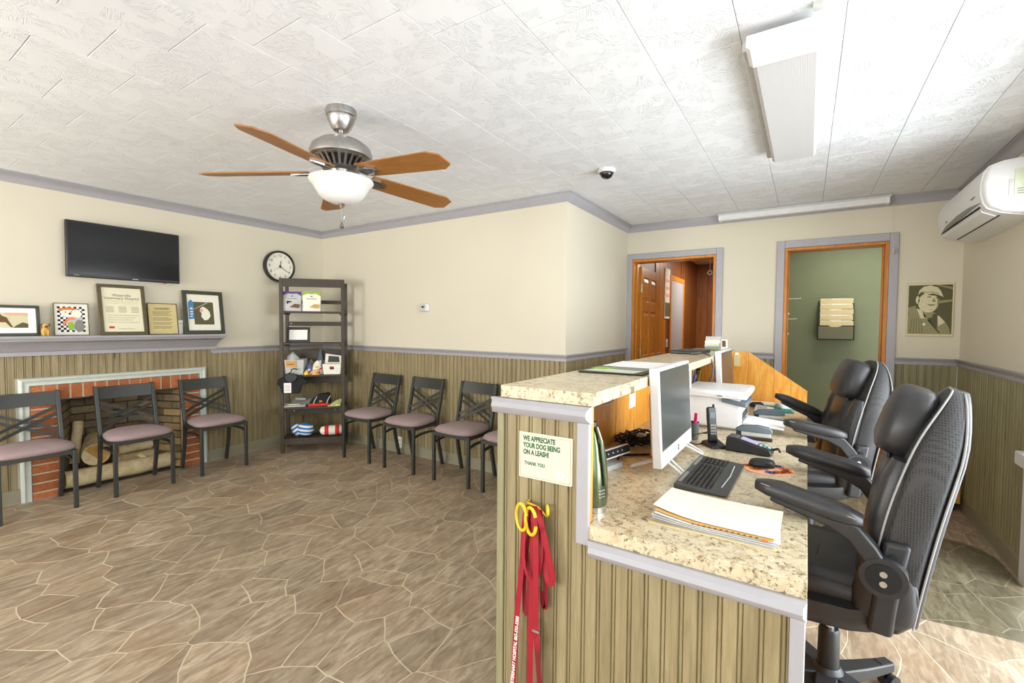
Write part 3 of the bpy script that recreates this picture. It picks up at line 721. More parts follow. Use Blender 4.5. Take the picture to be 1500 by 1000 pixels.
# ------------------------------------------------------------------ things on the mantel
ZM = 1.2475
def frame(name, lab, yc, w_, h_, xf, tilt, fmat, fw_, inner, cat='picture frame', dep=.018):
    """leaning frame: local x right along +y world, z up; xf = distance of the foot from the wall"""
    t = thing(name, lab, cat, (XL + xf, yc, ZM), PI / 2)
    t.rotation_euler = Matrix.Rotation(PI / 2, 4, 'Z').to_euler()
    t.rotation_euler = (Matrix.Rotation(PI / 2, 3, 'Z') @ Matrix.Rotation(-tilt, 3, 'X')).to_euler()
    for a, b in (((-w_ / 2, -dep, 0), (w_ / 2, 0, fw_)), ((-w_ / 2, -dep, h_ - fw_), (w_ / 2, 0, h_)), ((-w_ / 2, -dep, fw_), (-w_ / 2 + fw_, 0, h_ - fw_)), ((w_ / 2 - fw_, -dep, fw_), (w_ / 2, 0, h_ - fw_))):
        obj('frame_bar', MB().box(a, b), M[fmat], t, bevel=.003)
    obj('mount', MB().box((-w_ / 2 + fw_, -.008, fw_), (w_ / 2 - fw_, -.002, h_ - fw_)), M[inner], t)
    return t
def patch(t, name, pts, mat, k=1):
    return obj(name, MB().prism(pts, lambda u, v: (u, -.008, v), lambda u, v: (u, -.008 - .0004 * k, v)), M[mat], t)
def rect(a, b, c, d): return [(a, b), (c, b), (c, d), (a, d)]
def blob(cx, cy, rx, ry, n=16, ph=0, wob=0, seed=0):
    r_ = random.Random(seed); return [(cx + rx * (1 + wob * r_.uniform(-1, 1)) * math.cos(2 * PI * k / n + ph), cy + ry * (1 + wob * r_.uniform(-1, 1)) * math.sin(2 * PI * k / n + ph)) for k in range(n)]
# 1 racing dog picture at the left edge
f1 = frame('picture_frame', 'wide dark green frame with a dog running picture at the left edge', .80, .36, .225, .065, .10, 'darkgreen', .02, 'paper')
patch(f1, 'picture', rect(-.11, .06, .118, .17), 'sepialight', 1)
patch(f1, 'picture_hill', [(-.11, .10), (-.11, .165), (-.07, .16), (.0, .115), (-.03, .10)], 'midgrey', 2)
patch(f1, 'picture_sky', [(.0, .17), (.118, .17), (.118, .15), (.03, .148), (.0, .155)], 'peach', 2)
patch(f1, 'picture_mound', [(.04, .06), (.118, .06), (.118, .09), (.09, .10), (.06, .08)], 'sepiadark', 3)
patch(f1, 'picture_dog', [(-.045, .062), (-.038, .062), (-.03, .10), (.005, .10), (.03, .063), (.04, .063), (.02, .11), (.012, .135), (-.01, .145), (-.025, .165), (-.02, .145), (-.04, .135), (-.045, .115)], 'brownflat', 4)
# 2 dog illustration on a checked ground
f2 = frame('picture_frame', 'cream framed colourful dog illustration with black and white checks', 1.158, .205, .252, .06, .10, 'sepiadark', .004, 'ivory')
patch(f2, 'check_ground', rect(-.08, .025, .08, .23), 'paper', 1)
k0 = 0
m = MB()
for i in range(10):
    for j in range(12):
        if (i + j) % 2: m.box((-.08 + i * .016, -.009, .027 + j * .0166), (-.064 + i * .016, -.0088, .0436 + j * .0166))
obj('check_print', m, M['black2'], f2)
patch(f2, 'dog_body', blob(.02, .10, .05, .065, 18, 0, .1, 1), 'ltgrey', 3); patch(f2, 'dog_shadow', blob(.045, .075, .03, .05, 14, 0, .1, 2), 'midgrey', 4)
patch(f2, 'dog_head', blob(-.022, .175, .038, .034, 18), 'ivory', 5); patch(f2, 'dog_cheek', blob(.03, .17, .03, .035, 16, 0, .08, 3), 'ivory', 4)
patch(f2, 'dog_nose', blob(-.008, .17, .008, .008, 10), 'black2', 6); patch(f2, 'dog_eye', blob(-.033, .182, .005, .004, 8), 'black2', 6); patch(f2, 'dog_eye', blob(.0, .184, .005, .004, 8), 'black2', 6)
patch(f2, 'red_hat', [(-.075, .195), (-.02, .2), (.03, .2), (.025, .212), (-.02, .222), (-.07, .21)], 'orange', 7)
patch(f2, 'scarf', [(-.055, .09), (-.02, .14), (.03, .14), (.02, .125), (-.015, .12), (-.045, .075)], 'salmon', 6); patch(f2, 'green_cup', blob(-.005, .075, .02, .03, 14), 'lime', 6)
# 3 large certificate
f3 = frame('certificate_frame', 'tall dark brown framed certificate below the television', 1.477, .318, .425, .10, .19, 'brown', .026, 'cream', 'certificate')
for s, z, sz in (('Waterville', .335, .03), ('Veterinary Hospital', .31, .03)): text_obj('lettering', s, sz, M['ink'], f3, basis((0, -.0083, z), (1, 0, 0), (0, 0, 1)))
for k in range(4): patch(f3, 'print_line', rect(-.105, .29 - k * .009, .105, .293 - k * .009), 'sepialight')
for c in (-.085, 0, .085):
    for k in range(5): patch(f3, 'print_line', rect(c - .028, .235 - k * .011, c + .022 + .006 * (k % 2), .239 - k * .011), 'sepiamid')
for k in range(4): patch(f3, 'print_line', rect(-.105, .165 - k * .02, .105 - .02 * (k % 3), .168 - k * .02), 'sepiamid')
patch(f3, 'red_seal', rect(-.1, .055, -.065, .072), 'redflat'); patch(f3, 'print_line', rect(-.04, .05, .07, .053), 'sepiamid')
# 4 tan plaque
f4 = frame('verse_plaque', 'small tan plaque of printed verse beside the ribbon picture', 1.765, .224, .278, .07, .15, 'brown', .004, 'tan', 'plaque')
patch(f4, 'scroll_print', [(-.07, .235), (-.055, .225), (.05, .225), (.07, .237), (.05, .231), (-.05, .231)], 'ink')
text_obj('lettering', 'A Dog\'s Prayer', .016, M['ink'], f4, basis((0, -.0083, .238), (1, 0, 0), (0, 0, 1)))
for k in range(14):
    if k in (4, 8, 11): continue
    patch(f4, 'print_line', rect(-.075, .205 - k * .0115, .07 - .012 * (k % 3), .2085 - k * .0115), 'ink')
# 5 ribbon picture
f5 = frame('ribbon_picture_frame', 'dark green framed dog portrait with a blue prize ribbon', 2.094, .345, .41, .085, .14, 'darkgreen', .034, 'ivory')
patch(f5, 'picture', rect(-.085, .09, .085, .305), 'sepiadark', 1)
patch(f5, 'white_dog', [(.0, .13), (.03, .135), (.055, .17), (.05, .21), (.03, .24), (-.005, .262), (-.03, .245), (-.035, .215), (-.02, .2), (-.025, .165)], 'ivory', 3)
patch(f5, 'dog_face', blob(-.02, .225, .014, .018, 10), 'peach', 4); patch(f5, 'lead_line', [(-.085, .235), (-.078, .235), (.04, .3), (.03, .302)], 'ltgrey', 2)
patch(f5, 'blue_ribbon', [(-.13, .14), (-.085, .145), (-.083, .3), (-.105, .325), (-.128, .3)], 'skyblue', 6); patch(f5, 'ribbon_rosette', blob(-.105, .24, .014, .014, 12), 'tan', 7)
for k in range(3): patch(f5, 'ribbon_print', rect(-.118, .205 - k * .022, -.093 - .006 * (k == 2), .214 - k * .022), 'paper', 7)
# dog figurine
t = thing('dog_figurine', 'small tan dog figurine between the two left picture frames', 'figurine', (XL + .13, .994, ZM))
obj('body', MB().ell((0, 0, .032), (.022, .024, .036)).ell((.016, -.012, .022), (.009, .008, .024)).ell((.016, .012, .022), (.009, .008, .024)), M['tanfur'], t, smooth=True)
hd = obj('head', MB().ell((.008, 0, .076), (.017, .019, .017)), M['tanfur'], t, smooth=True)
obj('muzzle', MB().ell((.022, 0, .071), (.011, .009, .009)), M['brownflat'], hd, smooth=True)
for s in (-1, 1): obj('ear', MB().ell((.004, s * .02, .08), (.007, .006, .013)), M['brownflat'], hd, smooth=True)
t = thing('white_remote', 'small white handset standing between the plaque and ribbon picture', 'remote', (XL + .045, 1.905, ZM))
obj('body', MB().box((-.008, -.02, 0), (.008, .02, .13)), M['ivory'], t, bevel=.006); obj('button', MB().ell((.009, 0, .1), (.003, .005, .005), 8, 6), M['dkgrey'], t)

# television
t = thing('television', 'black flat screen television mounted above the mantel', 'television', (XL, 1.515, 1.70)); o = t.location
y0, y1, z0, z1 = 1.133, 1.896, 1.708, 2.148
obj('housing', MB(o).box((XL + .035, y0, z0), (XL + .075, y1, z1)), M['black'], t, bevel=.006)
obj('screen', MB(o).box((XL + .075, y0 + .012, z0 + .022), (XL + .077, y1 - .012, z1 - .012)), M['screen'], t)
obj('wall_mount', MB(o).box((XL, 1.38, 1.8), (XL + .035, 1.65, 2.05)), M['blackmetal'], t)
obj('badge', MB(o).box((XL + .0751, 1.545, z0 + .008), (XL + .0765, 1.585, z0 + .014)), M['ltgrey'], t)
obj('corner_badge', MB(o).box((XL + .0751, y0 + .04, z0 + .012), (XL + .0765, y0 + .075, z0 + .017)), M['midgrey'], t)
obj('standby_light', MB(o).box((XL + .06, 1.77, z0 - .008), (XL + .078, 1.79, z0)), M['redflat'], t)

# wall clock
t = thing('wall_clock', 'round black rimmed clock with white dial above the corner shelf', 'clock', (XL, 2.863, 1.974))
t.rotation_euler = (Matrix.Rotation(PI / 2, 3, 'Z')).to_euler()
def disc(prof, n=40): return MB().rings([[(r * math.cos(2 * PI * j / n), -d, r * math.sin(2 * PI * j / n)) for j in range(n)] for r, d in prof])
obj('case', disc([(.165, 0), (.17, .01), (.172, .05), (.166, .062), (.158, .063), (.15, .055), (.148, .045)]), M['black'], t, smooth=True)
obj('dial', disc([(.15, .040), (.15, .046)]), M['ivory'], t)
for k in range(1, 13):
    a = PI / 2 - k * PI / 6; text_obj('numeral', str(k), .042, M['ink'] if False else M['black2'], t, basis((.118 * math.cos(a), -.0465, .118 * math.sin(a)), (1, 0, 0), (0, 0, 1)))
def hand(nm, ang, ln, wd, mat, back=.02):
    d = Vector((math.sin(ang), 0, math.cos(ang))); s = Vector((d.z, 0, -d.x)); b = Vector((0, -.049, 0))
    obj(nm, MB().add([b - d * back - s * wd / 2, b - d * back + s * wd / 2, b + d * ln + s * wd / 4, b + d * ln - s * wd / 4] + [b + Vector((0, -.002, 0)) - d * back - s * wd / 2, b + Vector((0, -.002, 0)) - d * back + s * wd / 2, b + Vector((0, -.002, 0)) + d * ln + s * wd / 4, b + Vector((0, -.002, 0)) + d * ln - s * wd / 4], [(0, 1, 2, 3), (7, 6, 5, 4), (0, 4, 5, 1), (1, 5, 6, 2), (2, 6, 7, 3), (3, 7, 4, 0)]), M[mat], t)
hand('hour_hand', math.radians(8), .065, .009, 'black2'); hand('minute_hand', math.radians(122), .1, .007, 'black2'); hand('second_hand', math.radians(238), .09, .002, 'dkgrey')
obj('hub', disc([(.008, .046), (.008, .054)], 12), M['black2'], t)
# thermostat
t = thing('thermostat', 'small white thermostat with dark display on the back wall', 'thermostat', (-3.228, YB, 1.485))
obj('body', MB().box((-.058, -.03, 0), (.045, 0, .075)), M['ltgrey'], t, bevel=.004); obj('side_cover', MB().box((.02, -.034, .004), (.058, -.002, .071)), M['white'], t, bevel=.004)
obj('display', MB().box((-.03, -.0312, .035), (.0, -.030, .053)), M['black2'], t)
for k in range(2): obj('button', MB().box((.006, -.032, .036 + k * .011), (.013, -.03, .042 + k * .011)), M['midgrey'], t)
o = obj('wall_outlet', boxes([((-.035, -.018, 0), (.035, -.011, .115))]), M['ivory'], loc=(-3.585, YB, .055), bevel=.002); tag(o, 'ivory outlet plate low on the back wall behind the lobby chairs', 'outlet')
for z in (.03, .075): obj('socket', MB().box((-.015, -.0195, z - .012), (.015, -.018, z + .012)), M['ltgrey'], o)

# ------------------------------------------------------------------ corner ladder shelf
SA = math.radians(46); SWD, SDP = .635, .27
sh = thing('corner_shelf', 'dark brown open ladder shelf standing diagonally in the corner', 'shelf', (-4.576, 2.68, 0), SA)
# local: x along the front to the right, y to the back
PT = .034
for xx in (0, SWD - PT):
    obj('front_post', MB().box((xx, 0, 0), (xx + PT, .022, 1.82)), M['espresso'], sh, bevel=.002)
    obj('back_post', MB().box((xx, SDP - .022, 0), (xx + PT, SDP, 1.80)), M['espresso'], sh, bevel=.002)
obj('top_rail', MB().box((PT, 0, 1.735), (SWD - PT, .02, 1.82)), M['espresso'], sh, bevel=.002)
SZ = [.149, .477, .815, 1.152, 1.483]
for k, z in enumerate(SZ): obj('shelf_board', MB().box((PT * .2, .003, z - .018), (SWD - PT * .2, SDP - .024, z)), M['espresso'], sh, bevel=.002)
obj('bottom_front', MB().box((PT, .001, .085), (SWD - PT, .02, .131)), M['espresso'], sh, bevel=.002)
for z0, z1 in ((.36, .44), (.70, .79), (.95, 1.06), (1.33, 1.375), (1.57, 1.61)): obj('back_rail', MB().box((PT, SDP - .02, z0), (SWD - PT, SDP - .004, z1)), M['espresso'], sh, bevel=.002)
for z in (.14, .47, .81, 1.145, 1.476):
    for xx in (PT + .01, SWD - PT - .01): obj('side_bar', MB().box((xx - .006, .022, z - .03), (xx + .006, SDP - .022, z - .012)), M['espresso'], sh)
for z, xs_ in ((.40, (.08, .50, .56)), (1.353, (.06, .585))):
    for xx in xs_: obj('screw_cap', MB().cyl((xx, SDP - .0205, z), (xx, SDP - .0185, z), .006, n=10), M['ltgrey'], sh)
SHM = Matrix.Translation((-4.576, 2.68, 0)) @ Matrix.Rotation(SA, 4, 'Z')
def onshelf(name, lab, cat, x, y, k, rz=0, group=None):
    p = SHM @ Vector((x, y, SZ[k] + .0005)); return thing(name, lab, cat, p, SA + rz, group)
def cloth(seed, sx, sy, h, n=14, m=9, fold=.25):
    """soft crumpled heap, flat underneath"""
    r_ = random.Random(seed); ph = [r_.uniform(0, 6) for _ in range(6)]; R_ = []
    for i in range(m):
        t_ = i / (m - 1); s_ = math.cos(t_ * PI / 2) ** .55
        R_.append([(sx * s_ * math.cos(2 * PI * j / n) * (1 + fold * .5 * math.sin(3 * 2 * PI * j / n + ph[0] + 4 * t_)), sy * s_ * math.sin(2 * PI * j / n) * (1 + fold * .5 * math.sin(2 * 2 * PI * j / n + ph[1])), h * t_ * (1 + fold * .5 * math.sin(2 * PI * j / n * 2 + ph[2])) if i else 0) for j in range(n)])
    return MB().rings(R_)
def bag(nm, lab, x, top, mid, pic):
    t = onshelf(nm, lab, 'treat bag', x, .06, 4, group='treat bags on the top shelf'); w2 = .088
    prof = [(.0, .026), (.06, .03), (.12, .022), (.17, .008), (.2, .003)]
    m = MB().rings([[(-w2 * (1 - .06 * (k == 1)), -d, z), (0, -d * 1.5, z), (w2 * (1 - .06 * (k == 1)), -d, z), (w2, d * .6, z), (0, d, z), (-w2, d * .6, z)] for k, (z, d) in enumerate(prof)])
    b = obj('pouch', m, M[mid], t, smooth=True, ang=60)
    obj('top_band', MB().prism([(-w2, .165), (-w2 * .5, .185), (0, .18), (w2 * .5, .185), (w2, .16), (w2, .203), (-w2, .203)], lambda u, v: (u, -.014, v), lambda u, v: (u, -.003, v)), M[top], t)
    obj('print_title', MB().box((-.05, -.031, .125), (.05, -.0305, .132)), M['midgrey'], t); obj('print_mark', MB().box((-.01, -.027, .15), (.012, -.0265, .16)), M['dustyblue'], t)
    obj('print_picture', MB().prism([(-.02, .04), (.07, .03), (.08, .07), (.03, .075)], lambda u, v: (u, -.048, v), lambda u, v: (u, -.0475, v)), M[pic], t)
    return t
b1 = bag('treat_bag', 'purple topped white treat bag on the corner shelf', .115, 'purple', 'ltgrey', 'brownflat')
obj('print_dog', MB().prism([(-.045, .075), (-.03, .075), (-.03, .09), (-.005, .09), (-.005, .075), (.0, .1), (-.045, .105)], lambda u, v: (u, -.0465, v), lambda u, v: (u, -.046, v)), M['black2'], b1)
bag('treat_bag', 'lime green topped white treat bag on the corner shelf', .305, 'lime', 'ivory', 'tanfur')
t = onshelf('shelf_picture_frame', 'black landscape frame with a white card on the corner shelf', 'picture frame', .16, .1, 3)
t.rotation_euler = (Matrix.Rotation(SA, 3, 'Z') @ Matrix.Rotation(-.16, 3, 'X')).to_euler()
for a, b in (((-.115, -.012, 0), (.115, 0, .028)), ((-.115, -.012, .135), (.115, 0, .163)), ((-.115, -.012, .028), (-.09, 0, .135)), ((.09, -.012, .028), (.115, 0, .135))): obj('frame_bar', MB().box(a, b), M['black'], t, bevel=.002)
obj('card', MB().box((-.09, -.006, .028), (.09, -.002, .135)), M['paper'], t)
for k in range(3): obj('print_line', MB().box((-.08, -.0068, .055 + k * .025), (.08, -.006, .063 + k * .025)), M['ivory'], t)
def bin_(nm, lab, x, w_, d_, h_, mat, y=.11):
    t = onshelf(nm, lab, 'storage bin', x, y, 2); e = .006
    m = MB(); a, b = w_ / 2, d_ / 2; f = .88
    m.rings([[(-a * f, -b * f, 0), (a * f, -b * f, 0), (a * f, b * f, 0), (-a * f, b * f, 0)], [(-a, -b, h_), (a, -b, h_), (a, b, h_), (-a, b, h_)], [(-a + e, -b + e, h_), (a - e, -b + e, h_), (a - e, b - e, h_), (-a + e, b - e, h_)], [(-a * f + e, -b * f + e, e), (a * f - e, -b * f + e, e), (a * f - e, b * f - e, e), (-a * f + e, b * f - e, e)]])
    obj('tub', m, M[mat], t, bevel=.003); return t
t = bin_('toy_bin', 'white bin with an orange card at the left of the toy shelf', .135, .19, .2, .16, 'ltgrey')
obj('orange_card', MB().box((-.078, -.107, .085), (.022, -.103, .15)), M['orange'] if False else M['tanfur'], t); obj('card_print', MB().box((-.065, -.1078, .11), (.0, -.107, .118)), M['brownflat'], t)
t = bin_('fabric_bin', 'white canvas bin with a logo patch on the toy shelf', .505, .19, .2, .11, 'ivory')
obj('patch', MB().box((-.02, -.1, .055), (.02, -.096, .085)), M['black2'], t); obj('patch_red', MB().box((-.012, -.101, .07), (.012, -.0995, .086)), M['redflat'], t)
obj('flap', MB().prism([(-.095, .1), (.09, .1), (.085, .19), (-.08, .215)], lambda u, v: (u, .055 - (v - .1) * .2, v), lambda u, v: (u, .062 - (v - .1) * .2, v)), M['ivory'], t); obj('flap_print', MB().prism([(-.06, .12), (.06, .12), (.055, .18), (-.05, .19)], lambda u, v: (u, .053 - (v - .1) * .2, v), lambda u, v: (u, .0545 - (v - .1) * .2, v)), M['dkgrey'], t)
cg = 'soft dog toys heaped on the toy shelf'
for nm, lab, x, y, sx, sy, h, mt, sd, dz in (('packaged_toy', 'white packaged toy sticking out of the left bin', .10, .12, .06, .05, .075, 'ltgrey', 1, .155), ('crinkle_toy', 'clear packed grey toy leaning beside the left bin', .268, .195, .034, .04, .14, 'midgrey', 2, 0), ('plush_toy', 'lilac ball toy in the heap on the toy shelf', .27, .09, .035, .035, .105, 'dustyblue', 3, 0), ('plush_toy', 'white and orange printed toy in the toy heap', .345, .11, .056, .055, .13, 'ivory', 4, 0), ('plush_toy', 'yellow duck toy at the shelf front edge', .25, .03, .026, .022, .05, 'yellow', 5, 0), ('rope_toy', 'cream and orange striped rope toy at the shelf front', .335, .03, .055, .022, .05, 'peach', 6, 0), ('packaged_toy', 'silver wrapped toy standing behind the canvas bin', .36, .215, .038, .022, .25, 'bluegrey', 7, 0)):
    t = onshelf(nm, lab, 'toy', x, y, 2, group=cg)
    if dz: t.location.z += dz
    obj('body', cloth(sd, sx, sy, h), M[mt], t, smooth=True)
    if mt in ('ivory', 'peach'):
        for q in range(4): obj('print_spot', MB().ell((sx * .75 * math.cos(q * 1.4 - 2.6), -sy * .8, h * (.2 + .13 * q)), (.014, .008, .012), 8, 6), M[('orange', 'lime', 'redflat', 'yellow')[q]], t)
    else: obj('tag', MB().box((-.012, -sy * .9, h * .3), (.012, -sy * .86, h * .55)), M['paper'], t)
# black dog coat hanging from the shelf
t = onshelf('dog_coat', 'black dog coat with white tag hanging in front of the shelf', 'coat', .115, -.005, 2)
t.location.z = SZ[2] - .19
sil = [(-.085, 0), (.085, .004), (.098, .06), (.105, .09), (.155, .1), (.16, .125), (.1, .175), (.055, .2), (.02, .205), (-.02, .205), (-.06, .19), (-.13, .15), (-.135, .105), (-.115, .085), (-.1, .05)]
obj('coat', MB().prism(sil, lambda u, v: (u, -.03, v), lambda u, v: (u, -.006, v)), M['black2'], t, bevel=.008, seg=3)
obj('hood', MB().prism([(-.06, .185), (-.05, .14), (0, .115), (.05, .14), (.065, .185), (.03, .215), (-.03, .215)], lambda u, v: (u, -.045, v), lambda u, v: (u, -.03, v)), M['black'], t, bevel=.006)
obj('hang_tag', MB().box((-.068, -.034, .012), (.002, -.0305, .115)), M['paper'], t)
for q in range(4): obj('tag_print', MB().box((-.058, -.0345, .035 + q * .018), (-.01, -.034, .04 + q * .018)), M['salmon'] if q % 2 else M['midgrey'], t)
obj('hanger', MB().tube([(-.05, -.02, .2), (0, -.02, .225), (.0, -.02, .25), (.03, -.02, .262), (.06, -.02, .252)], .006, 8), M['black'], t, smooth=True)
# fourth shelf
cg = 'dog clothes on the fourth shelf'
for nm, lab, x, y, sx, sy, h, rz, m1, m2 in (('folded_garment', 'flat grey packet of dog clothing at the left of the shelf', .125, .075, .11, .06, .02, .1, 'ltgrey', 'palegreen'), ('folded_garment', 'grey wrapped garment behind the flat packet on the shelf', .17, .19, .1, .045, .06, -.3, 'midgrey', 'ltgrey')):
    t = onshelf(nm, lab, 'garment', x, y, 1, rz, cg)
    obj('packet', MB().rings([[(-sx, -sy, 0), (sx, -sy, 0), (sx, sy, 0), (-sx, sy, 0)], [(-sx, -sy, .012), (sx, -sy, .012), (sx, sy, h), (-sx * .9, sy, h * 1.4)]]), M[m1], t, bevel=.006); obj('label', MB().prism(blob(-.01, 0, sx * .6, sy * .6, 14), lambda u, v: (u, v, h * .9), lambda u, v: (u, v, h * 1.05 + .006)), M[m2], t)
t = onshelf('dog_vest', 'black dog vest with red lining and white piping', 'garment', .385, .09, 1, .15, cg)
obj('lining', MB().rings([[(-.135, -.06, 0), (.08, -.07, 0), (.11, .07, 0), (-.11, .07, 0)], [(-.12, -.055, .03), (.07, -.06, .03), (.1, .06, .03), (-.1, .06, .03)]]), M['redflat'], t, bevel=.008)
obj('vest', MB().rings([[(-.115, -.05, .025), (.09, -.055, .025), (.105, .065, .025), (-.09, .065, .025)], [(-.1, -.045, .06), (.085, -.045, .06), (.1, .06, .06), (-.07, .06, .06)], [(-.03, -.01, .125), (.08, -.01, .13), (.09, .05, .135), (.0, .05, .125)]]), M['black2'], t, bevel=.012, seg=3)
for xx in (-.075, .055): obj('piping', MB().tube([(xx, -.056, .028), (xx + .01, -.05, .06), (xx + .035, -.02, .1)], .005, 6), M['ltgrey'], t, smooth=True)
obj('badge', MB().ell((-.005, -.05, .05), (.018, .006, .012), 10, 6), M['orange'], t)
t = onshelf('bandana', 'yellow green patterned bandana draped over the shelf edge', 'garment', .53, .06, 1, .3, cg)
obj('cloth', MB().rings([[(-.09, -.05, .0), (.04, -.075, .0), (.08, .03, 0), (.02, .05, 0)], [(-.085, -.048, .01), (.04, -.07, .02), (.085, .03, .07), (.02, .05, .05)]]), simple('patterned_cloth', S(200, 200, 130), .85, var=.45, scale=55), t, bevel=.006)
# bottom shelf
cg = 'soft toys on the bottom shelf'
t = onshelf('plush_knot_toy', 'blue and white striped plush knot toy on the bottom shelf', 'toy', .21, .1, 0, -.2, cg)
def striped(t, cx, cz, rx, ry, rz, n, ma, mb_, tilt=0):
    Mx = Matrix.Rotation(tilt, 3, 'Y')
    for k in range(n):
        a, b = k / n, (k + 1) / n
        R_ = []
        for q in range(4):
            z = -1 + 2 * (a + (b - a) * q / 3); s_ = max(.12, math.sqrt(max(0, 1 - z * z)) ** .8)
            R_.append([Vector((cx, 0, cz)) + Mx @ Vector((rx * s_ * math.cos(2 * PI * j / 14), ry * s_ * math.sin(2 * PI * j / 14), rz * z)) for j in range(14)])
        obj('stripe', MB().rings(R_), M[(ma, mb_)[k % 2]], t, smooth=True, ang=60)
striped(t, .015, .07, .085, .07, .07, 7, 'blue', 'paper', .12); striped(t, -.075, .065, .05, .05, .072, 7, 'blue', 'paper', -.6)
for v in t.children: v.location.z = 0.004
t = onshelf('plush_bone_toy', 'white plush toy with red spotted bands on the bottom shelf', 'toy', .49, .09, 0, .1, cg)
obj('body', MB().rings([[(x, r_ * math.cos(a), .055 + r_ * math.sin(a)) for a in [2 * PI * j / 12 for j in range(12)]] for x, r_ in ((-.12, .015), (-.105, .04), (-.06, .052), (0, .052), (.06, .05), (.1, .05), (.115, .035))]), M['ivory'], t, smooth=True, ang=60)
for x, lab in ((-.05, 'red'), (.055, 'red')): obj('red_band', MB().rings([[(x + d, r_ * math.cos(a), .055 + r_ * math.sin(a)) for a in [2 * PI * j / 12 for j in range(12)]] for d, r_ in ((-.022, .05), (-.015, .0545), (.015, .0545), (.022, .05))]), M['redflat'], t, smooth=True)
obj('tail', MB().ell((.085, .02, .1), (.025, .015, .015), 10, 6), M['midgrey'], t, smooth=True)

# ------------------------------------------------------------------ lobby chairs
def by(z): return .115 + (z - .42) * .235      # back post line above the seat
def make_lobby_chair():
    t = thing('lobby_chair', 'x', 'chair')
    for s in (-1, 1):
        obj('front_leg', MB().bar((s * .19, -.193, 0.003), (s * .19, -.193, .425), .026, .026, (0, 1, 0)), M['blackmetal'], t, bevel=.003)
        x = s * .192
        pth = [(.192, .003), (.14, .22), (.112, .40), (by(.5), .5), (by(.66), .66), (.207, .828)]
        m = MB().rings([[(x + a * .0125, y + b * .0165, z) for a, b in ((-1, -1), (1, -1), (1, 1), (-1, 1))] for y, z in pth])
        obj('back_post', m, M['blackmetal'], t, bevel=.003)
        pth = [(-.185, .335), (-.1, .352), (.02, .355), (.115, .335)]
        m = MB().rings([[(s * .19 + a * .009, y, z + b * .009) for a, b in ((-1, -1), (1, -1), (1, 1), (-1, 1))] for y, z in pth])
        obj('side_stretcher', m, M['blackmetal'], t)
        obj('seat_rail', MB().bar((s * .19, -.19, .412), (s * .19, .11, .412), .024, .026), M['blackmetal'], t)
        obj('foot_glide', MB().cyl((s * .19, -.193, 0), (s * .19, -.193, .006), .015, n=10), M['black'], t)
    obj('front_apron', MB().box((-.19, -.205, .398), (.19, -.181, .428)), M['blackmetal'], t, bevel=.002)
    obj('rear_apron', MB().box((-.19, .1, .398), (.19, .12, .428)), M['blackmetal'], t)
    # curved crest rail
    R_ = []
    for k in range(9):
        u = -1 + k / 4; bow = .018 * (1 - u * u); x = u * .188
        R_.append([(x, by(z) + bow + d, z) for z, d in ((.722, -.008), (.722, .008), (.822, .008), (.822, -.008))])
    obj('crest_rail', MB().rings(R_), M['blackmetal'], t, smooth=True, ang=50)
    for s in (-1, 1):
        for dz in (0, .05):
            z0, z1 = .705 - dz, .53 - dz + .0
            R_ = []
            for k in range(7):
                u = k / 6; x = s * (-.185 + .37 * u); z = z0 + (z1 - z0) * u; bow = .012 * (1 - (2 * u - 1) ** 2) + s * .003
                R_.append([(x, by(z) + bow + d, z + e) for d, e in ((-.004, -.012), (.004, -.012), (.004, .012), (-.004, .012))])
            obj('cross_slat', MB().rings(R_), M['blackmetal'], t, smooth=True, ang=50)
    n = 28
    def ring(sc, z):
        out = []
        for j in range(n):
            a = 2 * PI * j / n; c, s_ = math.cos(a), math.sin(a)
            x = math.copysign(abs(c) ** .55, c); y = math.copysign(abs(s_) ** .6, s_)
            wd = .205 - .03 * y
            out.append((x * wd * sc, -.018 + y * .20 * sc, z))
        return out
    obj('seat', MB().rings([ring(.95, .426), ring(1.0, .432), ring(1.02, .444), ring(1.0, .457), ring(.9, .472), ring(.7, .484), ring(.4, .491), ring(.12, .493)]), M['seat'], t, smooth=True, ang=80)
    return t
proto = make_lobby_chair(); used = [0]
def place_chair(x, y, rz, lab):
    c = proto if not used[0] else copy_tree(proto)
    used[0] = 1; c.location = (x, y, 0); c.rotation_euler = (0, 0, rz); c['label'] = lab; c['group'] = 'mauve seated lobby chairs along the walls'
for y, lab in ((.875, 'mauve seated lobby chair at the left end of the fireplace'), (1.485, 'mauve seated lobby chair in front of the fireplace logs'), (2.085, 'mauve seated lobby chair at the right end of the fireplace')):
    place_chair(-4.655, y, PI / 2, lab)
for x, lab in ((-3.73, 'mauve seated lobby chair nearest the corner shelf on the back wall'), (-3.138, 'second lobby chair from the corner shelf on the back wall'), (-2.512, 'third lobby chair from the corner shelf on the back wall'), (-1.985, 'lobby chair mostly hidden behind the reception counter end')):
    place_chair(x, 3.155, 0, lab)

